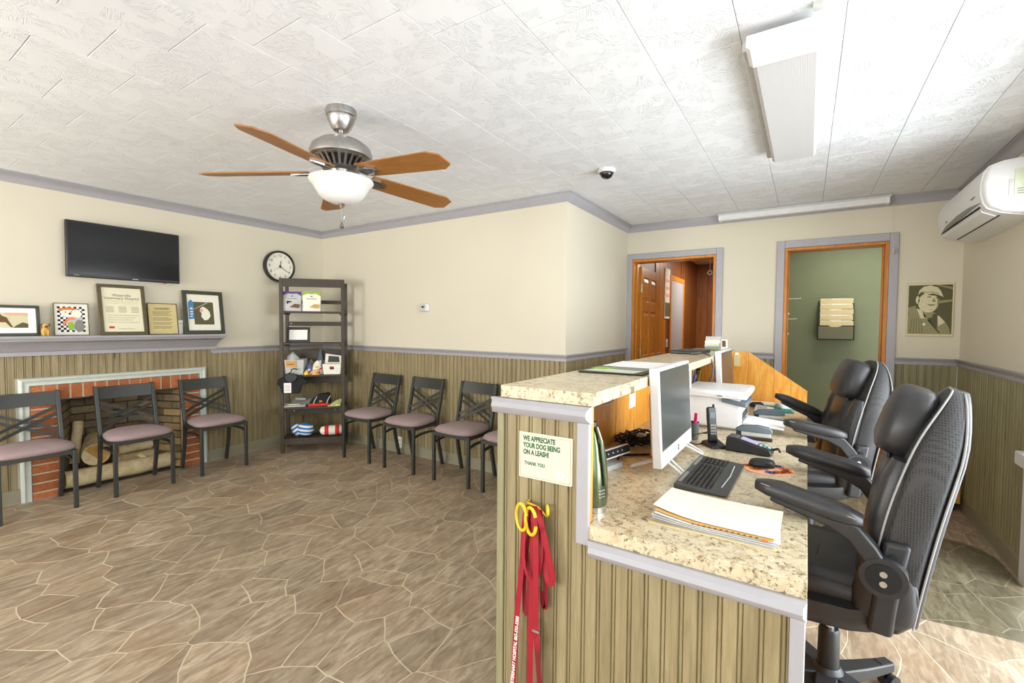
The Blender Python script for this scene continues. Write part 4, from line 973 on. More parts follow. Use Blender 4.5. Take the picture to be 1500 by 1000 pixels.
# ------------------------------------------------------------------ ceiling fan
FX, FY = -2.017, 1.518
fan = thing('ceiling_fan', 'brushed nickel ceiling fan with five wooden blades and white bowl light', 'ceiling fan', (FX, FY, H))
def fl(nm, prof, mat, n=32, **k): return obj(nm, MB().lathe([(r, z - H) for r, z in prof], n), M[mat], fan, smooth=True, **k)
fl('canopy', [(.074, 2.44), (.076, 2.425), (.073, 2.405), (.068, 2.40), (.066, 2.385), (.05, 2.35), (.038, 2.335), (.02, 2.332)], 'steel')
fl('downrod', [(.013, 2.34), (.013, 2.27)], 'steel', 16)
fl('motor_housing', [(.02, 2.29), (.06, 2.287), (.11, 2.274), (.142, 2.248), (.153, 2.218), (.15, 2.197), (.14, 2.188), (.12, 2.184)], 'steel')
fl('vent_core', [(.118, 2.188), (.085, 2.146)], 'black')
for k in range(26):
    a = 2 * PI * k / 26; c, s = math.cos(a), math.sin(a)
    obj('vent_fin', MB().bar((.134 * c, .134 * s, 2.187 - H), (.09 * c, .09 * s, 2.144 - H), .012, .006), M['steel'], fan)
fl('switch_housing', [(.088, 2.148), (.092, 2.138), (.06, 2.13), (.055, 2.095), (.066, 2.088), (.066, 2.08), (.03, 2.078)], 'steel')
bw = fl('bowl_shade', [(.148, 2.085), (.156, 2.087), (.158, 2.079), (.149, 2.067), (.138, 2.056), (.126, 2.035), (.11, 2.01), (.088, 1.988), (.055, 1.973), (.02, 1.967)], 'glassw')
obj('finial', MB().lathe([(.0235, 1.978 - H), (.024, 1.973 - H), (.012, 1.962 - H), (.009, 1.95 - H), (.004, 1.944 - H)], 14), M['steel'], fan, smooth=True)
obj('pull_chain', MB().cyl((.0, .0, 1.944 - H), (.0, .0, 1.878 - H), .0012, n=6), M['steel'], fan)
obj('chain_fob', MB().lathe([(.002, 1.88 - H), (.008, 1.862 - H), (.012, 1.85 - H), (.006, 1.843 - H)], 10), M['steel'], fan, smooth=True)
obj('hook_chain', MB().tube([(.02, .004, 1.905 - H), (.013, .004, 1.89 - H), (.014, .004, 1.882 - H), (.022, .004, 1.88 - H)], .0025, 6), M['steel'], fan)
for k in range(5):
    a = math.radians(4 + 72 * k); ra = Matrix.Rotation(a, 4, 'Z'); pit = Matrix.Rotation(math.radians(3.6), 4, 'Y') @ Matrix.Rotation(math.radians(-12), 4, 'X')
    z = 2.125 - H
    pts = [(.15, -.058), (.3, -.066), (.60, -.075), (.655, -.045), (.66, .04), (.61, .072), (.3, .066), (.15, .058)]
    me = mesh_of(MB().prism(pts, lambda u, v: (u, v, -.003), lambda u, v: (u, v, .004)), 'blade', M['fanwood'])
    b = bpy.data.objects.new('blade', me); COL.objects.link(b); b.parent = fan; b.matrix_local = Matrix.Translation((0, 0, z)) @ ra @ pit
    bv = b.modifiers.new('bevel', 'BEVEL'); bv.width = .002; bv.segments = 1
    m = MB().prism([(.085, -.016), (.12, -.014), (.15, -.034), (.2, -.036), (.245, -.012), (.245, .012), (.2, .036), (.15, .034), (.12, .014), (.085, .016)], lambda u, v: (u, v, -.011 + .02 * max(0, .14 - u) / .055), lambda u, v: (u, v, -.004 + .02 * max(0, .14 - u) / .055))
    me = mesh_of(m, 'blade_iron', M['steel']); ir = bpy.data.objects.new('blade_iron', me); COL.objects.link(ir); ir.parent = b
    m = MB().prism([(.145, -.018), (.19, -.02), (.225, -.006), (.225, .006), (.19, .02), (.145, .018)], lambda u, v: (u, v, -.0118), lambda u, v: (u, v, -.0108)); obj('iron_inset', m, M['dkgrey'], b)

# ------------------------------------------------------------------ ceiling fixtures
t = thing('dome_camera', 'small round white dome camera with dark lens on the ceiling', 'camera', (-1.20, 3.07, H))
obj('base', MB().lathe([(.06, 0), (.062, -.012), (.056, -.02), (.045, -.024)], 24), M['white'], t, smooth=True)
obj('lens_dome', MB().lathe([(.045, -.02), (.044, -.035), (.036, -.05), (.02, -.06), (.005, -.063)], 20), M['screen'], t, smooth=True); obj('lens_ring', MB().lathe([(.046, -.018), (.05, -.024), (.046, -.03)], 20, cap=False), M['dkgrey'], t, smooth=True)
t = thing('ceiling_fluorescent', 'wide white ceiling light with prismatic wraparound lens', 'light fixture', (-.095, 2.60, H)); o = t.location
obj('tray', MB(o).box((-.235, 1.97, 2.40), (.02, 3.28, H)), M['ltgrey'], t, bevel=.004)
lens = MB(o); pr = [(-.203, 2.405), (-.205, 2.375), (-.19, 2.366), (.005, 2.366), (.018, 2.375), (.02, 2.405)]
lens.rings([[(x, 2.03, z) for x, z in pr], [(x, 3.27, z) for x, z in pr]]); 
tl = NT('prismatic_lens'); vo = tl.n('ShaderNodeTexVoronoi'); vo.inputs['Scale'].default_value = 130; vo.inputs['Randomness'].default_value = 0; tl.l(tl.coords(), vo.inputs['Vector']); tl.bump(vo.outputs['Distance'], .35, .003); tl.out(S(204, 203, 202), .4)
obj('lens', lens, tl.m, t)
obj('end_cap', MB(o).rings([[(x * 1.0 + s_ * .004, y, z) for x, z, s_ in ((-.212, 2.41, 0), (-.215, 2.37, 0), (-.2, 2.358, 0), (.012, 2.358, 0), (.028, 2.37, 0), (.028, 2.41, 0))] for y in (1.885, 2.03)]), M['white'], t, bevel=.004)
obj('latch', MB(o).box((-.01, 1.855, 2.425), (.02, 1.89, H)), M['ltgrey'], t)
t = thing('strip_light', 'long narrow fluorescent strip along the top of the far wall', 'light fixture', (-.10, YD - .06, 2.38)); o = t.location
obj('channel', MB(o).box((-.75, 4.80, 2.415), (.55, YD - .055, 2.4375)), M['ltgrey'], t, bevel=.003)
obj('lens', MB(o).rings([[(x, y, z) for y, z in ((4.792, 2.415), (4.787, 2.39), (4.80, 2.37), (4.845, 2.368), (4.865, 2.39), (4.865, 2.415))] for x in (-.715, .515)]), M['white'], t, smooth=True, ang=40)
for a in (-.74, .515): obj('end_cap', MB(o).box((a, 4.783, 2.364), (a + .025, 4.87, 2.418)), M['white'], t, bevel=.006)
t = thing('pull_cord', 'short white pull cord hanging at the second doorway casing', 'pull cord', (.578, YD - .07, 1.96)); o = t.location
obj('cord', MB(o).cyl((.578, YD - .07, 2.0), (.572, YD - .07, 2.37), .0014, n=6), M['ltgrey'], t); obj('fob', MB(o).lathe([(.004, 2.01), (.01, 1.99), (.012, 1.97), (.006, 1.96)], 10, (.578, YD - .07, 0)), M['ltgrey'], t, smooth=True)

# air conditioner on the right wall
t = thing('air_conditioner', 'white split air conditioner high on the right wall', 'air conditioner', (XR, 4.0, 1.95)); o = t.location
PR = [(XR, 2.262), (.93, 2.268), (.86, 2.262), (.815, 2.245), (.793, 2.21), (.783, 2.15), (.785, 2.09), (.797, 2.04), (.815, 2.012), (.87, 1.985), (.95, 1.965), (XR, 1.96)]
obj('body', MB(o).rings([[(x, y, z) for x, z in PR] for y in (3.545, 4.515)]), M['white'], t, smooth=True, ang=25)
PE = [(XR, 2.258), (.93, 2.264), (.865, 2.258), (.82, 2.24), (.80, 2.205), (.79, 2.15), (.792, 2.095), (.803, 2.045), (.82, 2.018), (.872, 1.99), (.95, 1.97), (XR, 1.965)]
ctr = Vector((.93, 0, 2.11))
for y0, y1 in ((3.545, 3.50), (4.515, 4.545)):
    obj('end_cap', MB(o).rings([[(x, y0, z) for x, z in PE], [(x, (y0 + 2 * y1) / 3, z) for x, z in PE], [(x + (ctr.x - x) * .12, y1, z + (ctr.z - z) * .12) for x, z in PE]]), M['white'], t, smooth=True, ang=50)
obj('louvre_flap', MB(o).rings([[(x, y, z) for x, z in ((.80, 2.034), (.812, 2.008), (.868, 1.979), (.872, 1.984), (.818, 2.014))] for y in (3.62, 4.46)]), M['white'], t)
obj('front_accent', MB(o).prism([(3.56, 2.052), (4.47, 2.030), (4.3, 2.058), (4.0, 2.072), (3.75, 2.068)], lambda u, v: (.787 + (2.09 - v) * .22, u, v), lambda u, v: (.781 + (2.09 - v) * .22, u, v)), M['midgrey'], t)
obj('air_slot', MB(o).rings([[(x, y, z) for x, z in ((.793, 2.036), (.797, 2.028), (.803, 2.03), (.799, 2.04))] for y in (3.60, 4.44)]), M['black2'], t)
obj('air_slot', MB(o).rings([[(x, y, z) for x, z in ((.872, 1.982), (.880, 1.978), (.882, 1.984), (.874, 1.988))] for y in (3.60, 4.44)]), M['dkgrey'], t)
obj('name_badge', MB(o).box((.779, 3.63, 2.098), (.786, 3.70, 2.104)), M['midgrey'], t)
obj('receiver_dot', MB(o).box((.781, 4.26, 2.075), (.788, 4.275, 2.087)), M['midgrey'], t)
lb = obj('energy_label', MB(o).box((.905, 3.496, 2.06), (.985, 3.4995, 2.20)), M['palegreen'], t); lb['label'] = 'pale green printed energy label'
obj('label_print', MB(o).box((.94, 3.4952, 2.11), (.975, 3.496, 2.165)), M['darkgreen'], lb); 
for k in range(3): obj('label_print', MB(o).box((.915, 3.4952, 2.07 + k * .012), (.975, 3.496, 2.075 + k * .012)), M['midgrey'], lb)
obj('side_print', MB(o).box((.885, 3.496, 2.062), (.898, 3.4995, 2.15)), M['ltgrey'], t)

# portrait print on the far wall
t = thing('portrait_print', 'sepia portrait print of a smiling man in a cap', 'portrait', (.827, YD, 1.29))
obj('panel', MB().box((-.143, -.014, 0), (.143, 0, .43)), M['sepialight'], t, bevel=.003)
def pp(nm, pts, mat, k): return obj(nm, MB().prism([((u - .5) * .266, .018 + v * .394) for u, v in pts], lambda u, v: (u, -.014, v), lambda u, v: (u, -.0142 - .0003 * k, v)), M[mat], t)
pp('backdrop', [(0, 0), (1, 0), (1, 1), (0, 1)], 'sepiadark', 1)
pp('backdrop_shelf', [(.7, .62), (1, .66), (1, .7), (.7, .68)], 'sepiamid', 2); pp('backdrop_roof', [(.62, .99), (1, .9), (1, .94), (.7, 1)], 'sepiamid', 2); pp('backdrop_crate', [(0, .42), (.2, .5), (.17, .58), (0, .54)], 'sepiamid', 2)
pp('jacket', [(0, 0), (.98, 0), (.95, .12), (.86, .25), (.72, .37), (.6, .44), (.35, .42), (.2, .52), (.05, .44), (0, .4)], 'sepiamid', 3)
pp('shirt', [(.45, .3), (.6, .42), (.68, .4), (.68, .1), (.58, .2)], 'sepiadark', 4)
pp('collar', [(.2, .52), (.3, .32), (.42, .32), (.42, .36), (.3, .5)], 'sepialight', 5); pp('collar', [(.68, .36), (.7, .16), (.85, .24), (.72, .37)], 'sepialight', 5)
for q in range(5): pp('jacket_fold', [(.06 + .07 * q, .02), (.075 + .07 * q, .02), (.11 + .05 * q, .33), (.1 + .05 * q, .33)], 'sepiadark', 4)
pp('jacket_seam', [(.45, .28), (.72, .02), (.76, .02), (.49, .3)], 'sepiadark', 4)
pp('button', blob(.38, .2, .035, .025, 10), 'ivory', 6)
pp('neck', [(.33, .5), (.38, .34), (.56, .34), (.58, .5)], 'sepiamid', 5)
pp('head', blob(.46, .64, .235, .2, 22), 'sepialight', 6); pp('ear', blob(.215, .7, .045, .08, 12), 'sepialight', 6); pp('cheek_shade', [(.62, .5), (.69, .62), (.7, .72), (.66, .74), (.66, .6)], 'sepiamid', 7)
pp('cap', [(.22, .8), (.25, .9), (.35, .97), (.5, .99), (.66, .95), (.73, .88), (.78, .78), (.8, .75), (.7, .79), (.56, .83), (.4, .82), (.3, .86)], 'sepialight', 8)
pp('cap_seam', [(.22, .8), (.3, .86), (.4, .84), (.56, .85), (.7, .81), (.7, .825), (.56, .866), (.4, .858), (.3, .878)], 'sepiamid', 9)
pp('cap_brim', [(.42, .8), (.56, .83), (.7, .79), (.81, .74), (.79, .73), (.66, .775), (.52, .79)], 'sepiadark', 9)
pp('eye', [(.43, .76), (.52, .77), (.52, .75), (.44, .745)], 'sepiadark', 9); pp('eye', [(.62, .75), (.7, .74), (.7, .725), (.62, .73)], 'sepiadark', 9)
pp('nose', [(.57, .74), (.64, .67), (.62, .65), (.54, .66)], 'sepiamid', 9); pp('mouth', [(.44, .615), (.52, .6), (.62, .605), (.62, .59), (.52, .575), (.45, .6)], 'sepiadark', 9); pp('chin_line', [(.45, .5), (.55, .49), (.6, .52), (.55, .5)], 'sepiamid', 9)

# wheeled wooden cart
t = thing('wooden_cart', 'small varnished pine cart on black casters beside the far doorway', 'cart', (.80, 4.70, 0)); o = t.location
cx0, cx1, cy0, cy1 = .605, .985, 4.60, 4.88
for a, b in ((cx0, cy0), (cx1 - .06, cy0), (cx0, cy1 - .04), (cx1 - .06, cy1 - .04)): obj('post', MB(o).box((a, b, .06), (a + .06, b + .04, .49)), M['pine'], t, bevel=.003)
for y in (cy0, cy1 - .03):
    obj('rail', MB(o).box((cx0 + .06, y, .06), (cx1 - .06, y + .03, .115)), M['pine'], t, bevel=.002); obj('rail', MB(o).box((cx0 + .06, y, .44), (cx1 - .06, y + .03, .488)), M['pine'], t, bevel=.002)
for x in (cx0, cx1 - .03): obj('side_rail', MB(o).box((x, cy0 + .04, .06), (x + .03, cy1 - .04, .115)), M['pine'], t); obj('side_rail', MB(o).box((x, cy0 + .04, .44), (x + .03, cy1 - .04, .488)), M['pine'], t)
obj('bottom_shelf', MB(o).box((cx0 + .03, cy0 + .03, .1), (cx1 - .03, cy1 - .03, .112)), M['pine'], t)
for x in (cx0 + .04, cx1 - .04):
    for y in (cy0 + .03, cy1 - .03): obj('caster', MB(o).cyl((x - .014, y, .024), (x + .014, y, .024), .024, n=14).cyl((x, y, .03), (x, y, .062), .008), M['black'], t, smooth=True)
obj('bolt', MB(o).cyl((cx1 - .03, cy0 - .002, .42), (cx1 - .03, cy0, .42), .006, n=8), M['black2'], t)
for k in range(2): obj('hinge', MB(o).box((cx0 + .05 + k * .015, cy0 - .004, .43 - k * .03), (cx0 + .075 + k * .015, cy0, .445 - k * .03)), M['chrome'], t)
o = obj('shoe_box', MB((.86, 4.75, .112)).box((.78, 4.68, .112), (.92, 4.82, .19)), M['black'], loc=(.86, 4.75, .112), bevel=.005); tag(o, 'small dark box on the bottom shelf of the wooden cart', 'box')
obj('lid', MB((.86, 4.75, .112)).box((.775, 4.675, .175), (.925, 4.825, .195)), M['brownflat'], o, bevel=.003)
# clear chair mat
mp = [(.02, 2.76), (.985, 2.84)] + [(.985, 3.70), (.97, 3.80), (.93, 3.88), (.86, 3.95), (.78, 3.97), (.70, 3.94), (.64, 3.90), (.56, 3.88), (.05, 3.88)]
o = obj('chair_mat', MB((.5, 3.3, 0)).prism(mp, lambda u, v: (u, v, .0008), lambda u, v: (u, v, .0035)), M['mat'], loc=(.5, 3.3, 0)); tag(o, 'clear vinyl chair mat on the floor beside the desk', 'chair mat')
obj('mat_edge', MB((.5, 3.3, 0)).box((.02, 2.757, .0006), (.985, 2.762, .004)), M['dkgrey'], o) if False else None

# ------------------------------------------------------------------ reception counter
Y0 = 1.264
rc = thing('reception_counter', 'stained beadboard reception counter base with grey mouldings', 'counter', (-.42, Y0, 0)); o = rc.location
def cb(x, h, wd=BW):
    key = (round(h, 3), 'board', round(wd, 3))
    if key not in bcache: bcache[key] = board_mesh(h, M['board'], wd)
    obj('board', bcache[key], None, rc, loc=(x - o.x, .007, 0))
x = -.84
while x < -.02:
    wd = min(BW, -.014 - x)
    if x + wd <= -.565 or x < -.58: cb(x, 1.068, wd)
    else: cb(x, .672 if x > -.54 else .705, wd)
    x += BW
obj('end_core', MB(o).prism([(-.86, 0), (.012, 0), (.012, .70), (-.537, .70), (-.537, 1.112), (-.86, 1.112)], lambda u, v: (u, Y0 + .0075, v), lambda u, v: (u, Y0 + .034, v)), M['pine'], rc)
obj('corner_trim', MB(o).box((-.866, Y0 - .004, 0), (-.84, Y0 + .03, 1.066)), M['boardg'], rc, bevel=.003)
obj('step_trim', MB(o).box((-.572, Y0 - .012, .70), (-.532, Y0 + .0075, 1.066)), M['trim'], rc, bevel=.003)
obj('desk_corner_trim', MB(o).box((-.016, Y0 - .01, 0), (.016, Y0 + .036, .668)), M['trim'], rc, bevel=.003)
mpf = [(0, 0), (.012, -.001), (.03, .014), (.036, .024), (.03, .038), (.018, .0495), (0, .0495)]
for nm, x0, x1, z in (('upper_moulding', -.885, -.528, 1.066), ('desk_moulding', -.536, .018, .668)):
    obj(nm, MB(o).rings([[(x0 + (.012 if a > .02 else 0), Y0 + .004 - a, z + b) for a, b in mpf], [(x1 - (.008 if a > .02 else 0), Y0 + .004 - a, z + b) for a, b in mpf]]), M['trim'], rc, smooth=True, ang=20)
obj('lobby_panel', MB(o).box((-.858, Y0 + .034, 0), (-.836, 4.40, 1.112)), M['substrate'], rc)
y = Y0 + .034 + BW; lobby_bm = board_mesh(1.068, M['board'])
while y < 4.40:
    b_ = obj('board', lobby_bm, None, rc, loc=(-.858 - o.x, y - o.y, 0)); b_.rotation_euler = (0, 0, -PI / 2); y += BW
y = Y0 + .036; k = 0; rw = random.Random(3)
while y < 4.05:
    wd = rw.choice((.12, .14, .155)); y1 = min(y + wd, 4.055)
    obj('pine_plank', MB((-.83, y, 0)).box((-.835, y, .30), (-.824 + .002 * (k % 2), y1 - .002, 1.112)), M['pine'], rc, bevel=.002, loc=(-.83 - o.x, y - o.y, 0)); y = y1; k += 1
def ztop(x): return 1.116 if x < -.523 else (1.157 if x <= -.381 else 1.157 + (x + .381) / .398 * (.878 - 1.157))
ed = [-.833, -.62, -.523, -.381, -.20, -.09, .018]
for a, b in zip(ed, ed[1:]):
    zt = ztop(a + 1e-4)
    obj('end_plank', MB((a, 4.06, 0)).prism([(a, 0), (b - .002, 0), (b - .002, ztop(b - .002)), (a, zt)], lambda u, v: (u, 4.06, v), lambda u, v: (u, 4.08, v)), M['pine'], rc, loc=(a - o.x, 4.06 - o.y, 0))
obj('support_post', MB(o).box((-.60, 2.86, .76), (-.575, 2.89, 1.116)), M['white'], rc)
obj('cable_clip', MB(o).tube([(-.822, 2.10, .97), (-.80, 2.10, .975), (-.79, 2.16, .99)], .004, 6), M['white'], rc)
zd, zu = .76, 1.157
wt = obj('desk_worktop', MB((-.4, 2.6, zd)).prism([(-.534, Y0 - .004), (.017, Y0 - .004), (.017, 4.058), (-.822, 4.058), (-.822, Y0 + .036), (-.534, Y0 + .036)], lambda u, v: (u, v, .718), lambda u, v: (u, v, zd)), M['granite'], loc=(-.4, 2.6, zd), bevel=.0015)
tag(wt, 'lower granite pattern desk worktop with keyboards and printer', 'worktop')
ut = obj('counter_top', MB((-.69, 2.8, zu)).box((-.853, Y0 - .003, 1.1165), (-.523, 4.42, zu)), M['granite'], loc=(-.69, 2.8, zu), bevel=.0015)
tag(ut, 'raised granite pattern counter top above the desk', 'worktop')
t = thing('taped_note', 'small pale note taped under the raised counter edge', 'note', (-.521, 1.615, 1.064)); obj('slip', MB().box((-.001, -.034, 0), (.0005, .034, .05)), M['palegreen'], t); obj('tape', MB().box((-.0012, -.018, .045), (.0012, .018, .075)), M['acrylic'], t)
t = thing('taped_card', 'pale card taped on the pine end plank', 'note', (-.465, 4.058, 1.04)); obj('card', MB().box((-.022, -.0015, 0), (.025, 0, .1)), M['tan'], t); obj('tape', MB().box((-.012, -.002, .09), (.012, -.0014, .11)), M['ivory'], t)

# sign on the counter end
t = thing('leash_sign', 'cream sign asking for dogs to be on a leash', 'sign', (-.684, Y0 - .0005, .938))
obj('plate', MB().prism([(-.095, -.074), (.092, -.074), (.096, -.07), (.096, .0745), (-.095, .0745)], lambda u, v: (u, -.003, v), lambda u, v: (u, 0, v)), M['signtan'], t, bevel=.0008)
bd = MB()
for a, b in (((-.089, -.068), (.089, -.0675)), ((-.089, .067), (.089, .0675)), ((-.089, -.068), (-.0885, .0675)), ((.0885, -.068), (.089, .0675))): bd.box((a[0], -.0034, a[1]), (b[0], -.003, b[1]))
obj('border_line', bd, M['signgreen'], t)
text_obj('lettering', 'WE APPRECIATE\nYOUR DOG BEING\nON A LEASH!', .0225, M['signgreen'], t, basis((-.079, -.0032, .032), (1, 0, 0), (0, 0, 1)), 'LEFT', sx=.70, space=.98, bold=.0009)
text_obj('lettering', 'THANK YOU', .0165, M['signgreen'], t, basis((-.074, -.0032, -.026), (1, 0, 0), (0, 0, 1)), 'LEFT', sx=.78, bold=.0004)
dm = obj('diamond_sticker', MB().prism([(.055, -.026), (.073, -.043), (.055, -.06), (.037, -.043)], lambda u, v: (u, -.0042, v), lambda u, v: (u, -.003, v)), M['ivory'], t, bevel=.0005)
obj('sticker_print', MB().prism(blob(.055, -.044, .004, .006, 8), lambda u, v: (u, -.0045, v), lambda u, v: (u, -.0042, v)), M['sepialight'], dm)

# yellow hook and leashes
t = thing('coated_hook', 'yellow vinyl coated double ring hook on the counter end', 'hook', (-.70, Y0, .775)); o = t.location
def circ(cx, cy, cz, r, a0, a1, n=16, tilt=0): return [(cx + tilt * math.sin(a), cy - r * .35 * math.cos(a), cz + r * math.sin(a)) if False else (cx + r * .62 * math.cos(a), cy - .35 * r * math.sin(a) * 0 - .012 * math.cos(a), cz + r * math.sin(a)) for a in [a0 + (a1 - a0) * k / n for k in range(n + 1)]]
obj('ring', MB(o).tube(circ(-.742, Y0 - .046, .752, .042, .3, 2 * PI - .3), .0052, 8), M['yellow'], t, smooth=True)
obj('ring', MB(o).tube(circ(-.706, Y0 - .05, .748, .042, .5, 2 * PI - .2), .0052, 8), M['yellow'], t, smooth=True)
obj('curl', MB(o).tube(circ(-.663, Y0 - .02, .782, .014, -1.6, PI + 1.0, 12) + [(-.675, Y0 - .008, .76), (-.676, Y0 + .004, .752)], .0038, 8), M['yellow'], t, smooth=True)
obj('bracket', MB(o).tube([(-.742, Y0 + .002, .79), (-.735, Y0 - .02, .79), (-.70, Y0 - .02, .785), (-.676, Y0 - .01, .76), (-.676, Y0 + .002, .752)], .0038, 8), M['yellow'], t, smooth=True)
def ribbon(path, w_=.019, t_=.0016, o=(0, 0, 0)):
    """webbing strip: path of (x, y, z); width lies in the x-z plane, turning with y"""
    P_ = [Vector(q) for q in path]; D_ = []
    for k in range(len(P_) - 1):      # smooth by midpoint subdivision
        D_ += [P_[k], P_[k].lerp(P_[k + 1], .5)]
    D_.append(P_[-1])
    for _ in range(2): D_ = [D_[0]] + [(D_[k - 1] + D_[k] * 2 + D_[k + 1]) / 4 for k in range(1, len(D_) - 1)] + [D_[-1]]
    R_ = []
    for k, q in enumerate(D_):
        d = (D_[min(k + 1, len(D_) - 1)] - D_[max(k - 1, 0)]).normalized(); sd = d.cross(Vector((0, 1, 0)))
        if sd.length < .05: sd = Vector((1, 0, 0))
        sd.normalize(); nn = d.cross(sd).normalized()
        R_.append([q + sd * a * w_ / 2 + nn * b * t_ / 2 for a, b in ((-1, -1), (1, -1), (1, 1), (-1, 1))])
    return MB(o).rings(R_)
YR = Y0 - .03
t = thing('dog_leash', 'red nylon leash with white printed lettering hanging at the left', 'leash', (-.74, Y0 - .02, .10), group='red leashes on the yellow hook'); o = t.location
obj('strap', ribbon([(-.722, YR - .006, .785), (-.735, YR - .008, .76), (-.742, YR, .70), (-.747, YR, .6), (-.757, YR, .5), (-.767, YR, .42), (-.773, YR, .3), (-.779, YR, .18), (-.782, YR, .10)], o=o), M['red'], t, smooth=True, ang=60)
obj('inner_loop', ribbon([(-.722, YR + .006, .775), (-.728, YR + .01, .70), (-.742, YR + .012, .60), (-.75, YR + .014, .48), (-.745, YR + .012, .42), (-.735, YR + .006, .42), (-.728, YR + .004, .48), (-.722, YR + .004, .58), (-.712, YR + .004, .70), (-.712, YR, .78)], .012, o=o), M['darkred'], t, smooth=True, ang=60)
obj('front_loop', ribbon([(-.725, YR - .004, .77), (-.737, YR - .008, .70), (-.738, YR - .012, .62), (-.725, YR - .014, .565), (-.70, YR - .012, .545), (-.685, YR - .008, .56), (-.675, YR - .004, .62), (-.672, YR, .70), (-.69, YR, .78)], .009, o=o), M['red'], t, smooth=True, ang=60)
text_obj('lettering', 'VETERINARY HOSPITAL 865-593-5500', .0165, M['paper'], t, basis((-.7712 + .74, -.0125, .2975 - .10), (.045, 0, .55), (-.55, 0, .045)), 'CENTER', sx=.88, bold=.0003)
t = thing('dog_leash', 'red nylon leash with hanging loops and metal clip in the middle', 'leash', (-.70, Y0 - .02, .10), group='red leashes on the yellow hook'); o = t.location
obj('strap', ribbon([(-.70, YR - .004, .79), (-.706, YR - .004, .70), (-.709, YR + .004, .6), (-.712, YR + .004, .5), (-.716, YR, .38), (-.716, YR, .25), (-.712, YR, .10)], .021, o=o), M['red'], t, smooth=True, ang=60)
obj('clip_strap', ribbon([(-.705, YR - .008, .79), (-.693, YR - .01, .72), (-.69, YR - .012, .62), (-.69, YR - .012, .5), (-.689, YR - .012, .40), (-.684, YR - .012, .35)], .020, o=o), M['red'], t, smooth=True, ang=60)
obj('clip_band', MB(o).box((-.70, YR - .016, .398), (-.676, YR - .008, .405)), M['chrome'], t)
obj('strap_tongue', MB(o).ell((-.682, YR - .012, .362), (.010, .003, .026), 10, 6), M['red'], t, smooth=True)
obj('tail_strap', ribbon([(-.705, YR + .006, .42), (-.692, YR + .002, .34), (-.682, YR, .25), (-.674, YR, .16), (-.672, YR, .10)], .017, o=o), M['darkred'], t, smooth=True, ang=60)
obj('wide_loop', ribbon([(-.70, YR - .008, .79), (-.68, YR - .01, .77), (-.662, YR - .01, .70), (-.645, YR - .008, .64), (-.633, YR - .006, .59), (-.638, YR - .002, .558), (-.655, YR, .555), (-.667, YR + .004, .60), (-.676, YR + .006, .68), (-.69, YR + .004, .78)], .02, o=o), M['red'], t, smooth=True, ang=60)
obj('lower_loop', ribbon([(-.676, YR + .01, .62), (-.668, YR + .01, .55), (-.663, YR + .01, .49), (-.667, YR + .01, .465), (-.676, YR + .01, .468), (-.68, YR + .01, .52)], .014, o=o), M['darkred'], t, smooth=True, ang=60)

# ------------------------------------------------------------------ things on the raised top
ZU = zu + .0006
t = thing('magazine', 'open magazine with a green photo cover on the raised counter', 'magazine', (-.70, 2.12, ZU), math.radians(3))
def page(nm, pts, z0, z1, mat): return obj(nm, MB().prism(pts, lambda u, v: (u, v, z0), lambda u, v: (u, v, z1)), M[mat], t)
page('pages', [(-.13, -.32), (.14, -.32), (.145, .3), (-.14, .32)], 0, .005, 'black2'); page('cover', [(-.135, -.325), (.143, -.325), (.145, -.02), (-.135, -.02)], .005, .0065, 'darkgreen')
page('cover_photo', [(-.12, -.28), (.1, -.31), (.12, -.15), (-.1, -.14)], .0065, .0069, 'palegreen'); page('cover_photo', [(-.08, -.16), (.12, -.2), (.13, -.05), (-.05, -.04)], .0069, .0072, 'midgrey'); page('cover_photo', [(-.13, -.17), (-.06, -.2), (-.03, -.1), (-.12, -.08)], .0071, .0074, 'lime')
page('white_sheet', [(-.125, -.02), (.15, -.06), (.16, .29), (-.12, .31)], .0065, .0078, 'paper')
t = thing('black_scanner_tray', 'flat black signature tray lying on the raised counter', 'device', (-.73, 3.62, ZU), math.radians(-4))
obj('body', MB().box((-.095, -.19, 0), (.095, .19, .022)), M['black'], t, bevel=.005); obj('front_lip', MB().box((-.03, -.196, .004), (.03, -.19, .016)), M['dkgrey'], t, bevel=.002); obj('inner_panel', MB().box((-.08, -.17, .022), (.08, .15, .0235)), M['dkgrey'], t)
o = obj('sticky_note', MB().box((-.025, -.035, 0), (.025, .035, .006)), M['salmon'], loc=(-.665, 3.90, ZU)); tag(o, 'orange sticky note pad beside the black tray', 'note pad'); obj('top_sheet', MB().box((-.024, -.034, .006), (.024, .034, .0066)), M['peach'], o)
t = thing('card_holder', 'clear acrylic card holder stacked with pale cards on the raised counter', 'card holder', (-.655, 4.10, ZU))
obj('tray', MB().box((-.06, -.04, 0), (.06, .04, .006)), M['acrylic'], t); obj('back', MB().box((-.06, .034, .006), (.06, .04, .115)), M['ltgrey'], t, bevel=.002)
for k in range(2): obj('cards', MB().box((-.054, -.03 + k * .03, .006), (.054, -.012 + k * .03, .06 + k * .035)), M['sepialight' if k else 'palegreen'], t); obj('pocket_front', MB().box((-.058, -.034 + k * .03, .006), (.058, -.031 + k * .03, .045 + k * .035)), M['acrylic'], t)
t = thing('card_stand', 'small tilted acrylic stand with a printed card', 'card holder', (-.575, 4.16, ZU), .3)
obj('panel', MB().prism([(0, 0), (.004, 0), (.03, .09), (.026, .09)], lambda u, v: (-.03, u, v), lambda u, v: (.03, u, v)), M['ivory'], t); obj('print', MB().prism([(-.0006, .03), (.014, .08), (.0135, .08), (-.001, .03)], lambda u, v: (-.012, u + .007, v), lambda u, v: (.014, u + .007, v)), M['brownflat'], t); obj('foot', MB().box((-.03, -.015, 0), (.03, .04, .003)), M['acrylic'], t)
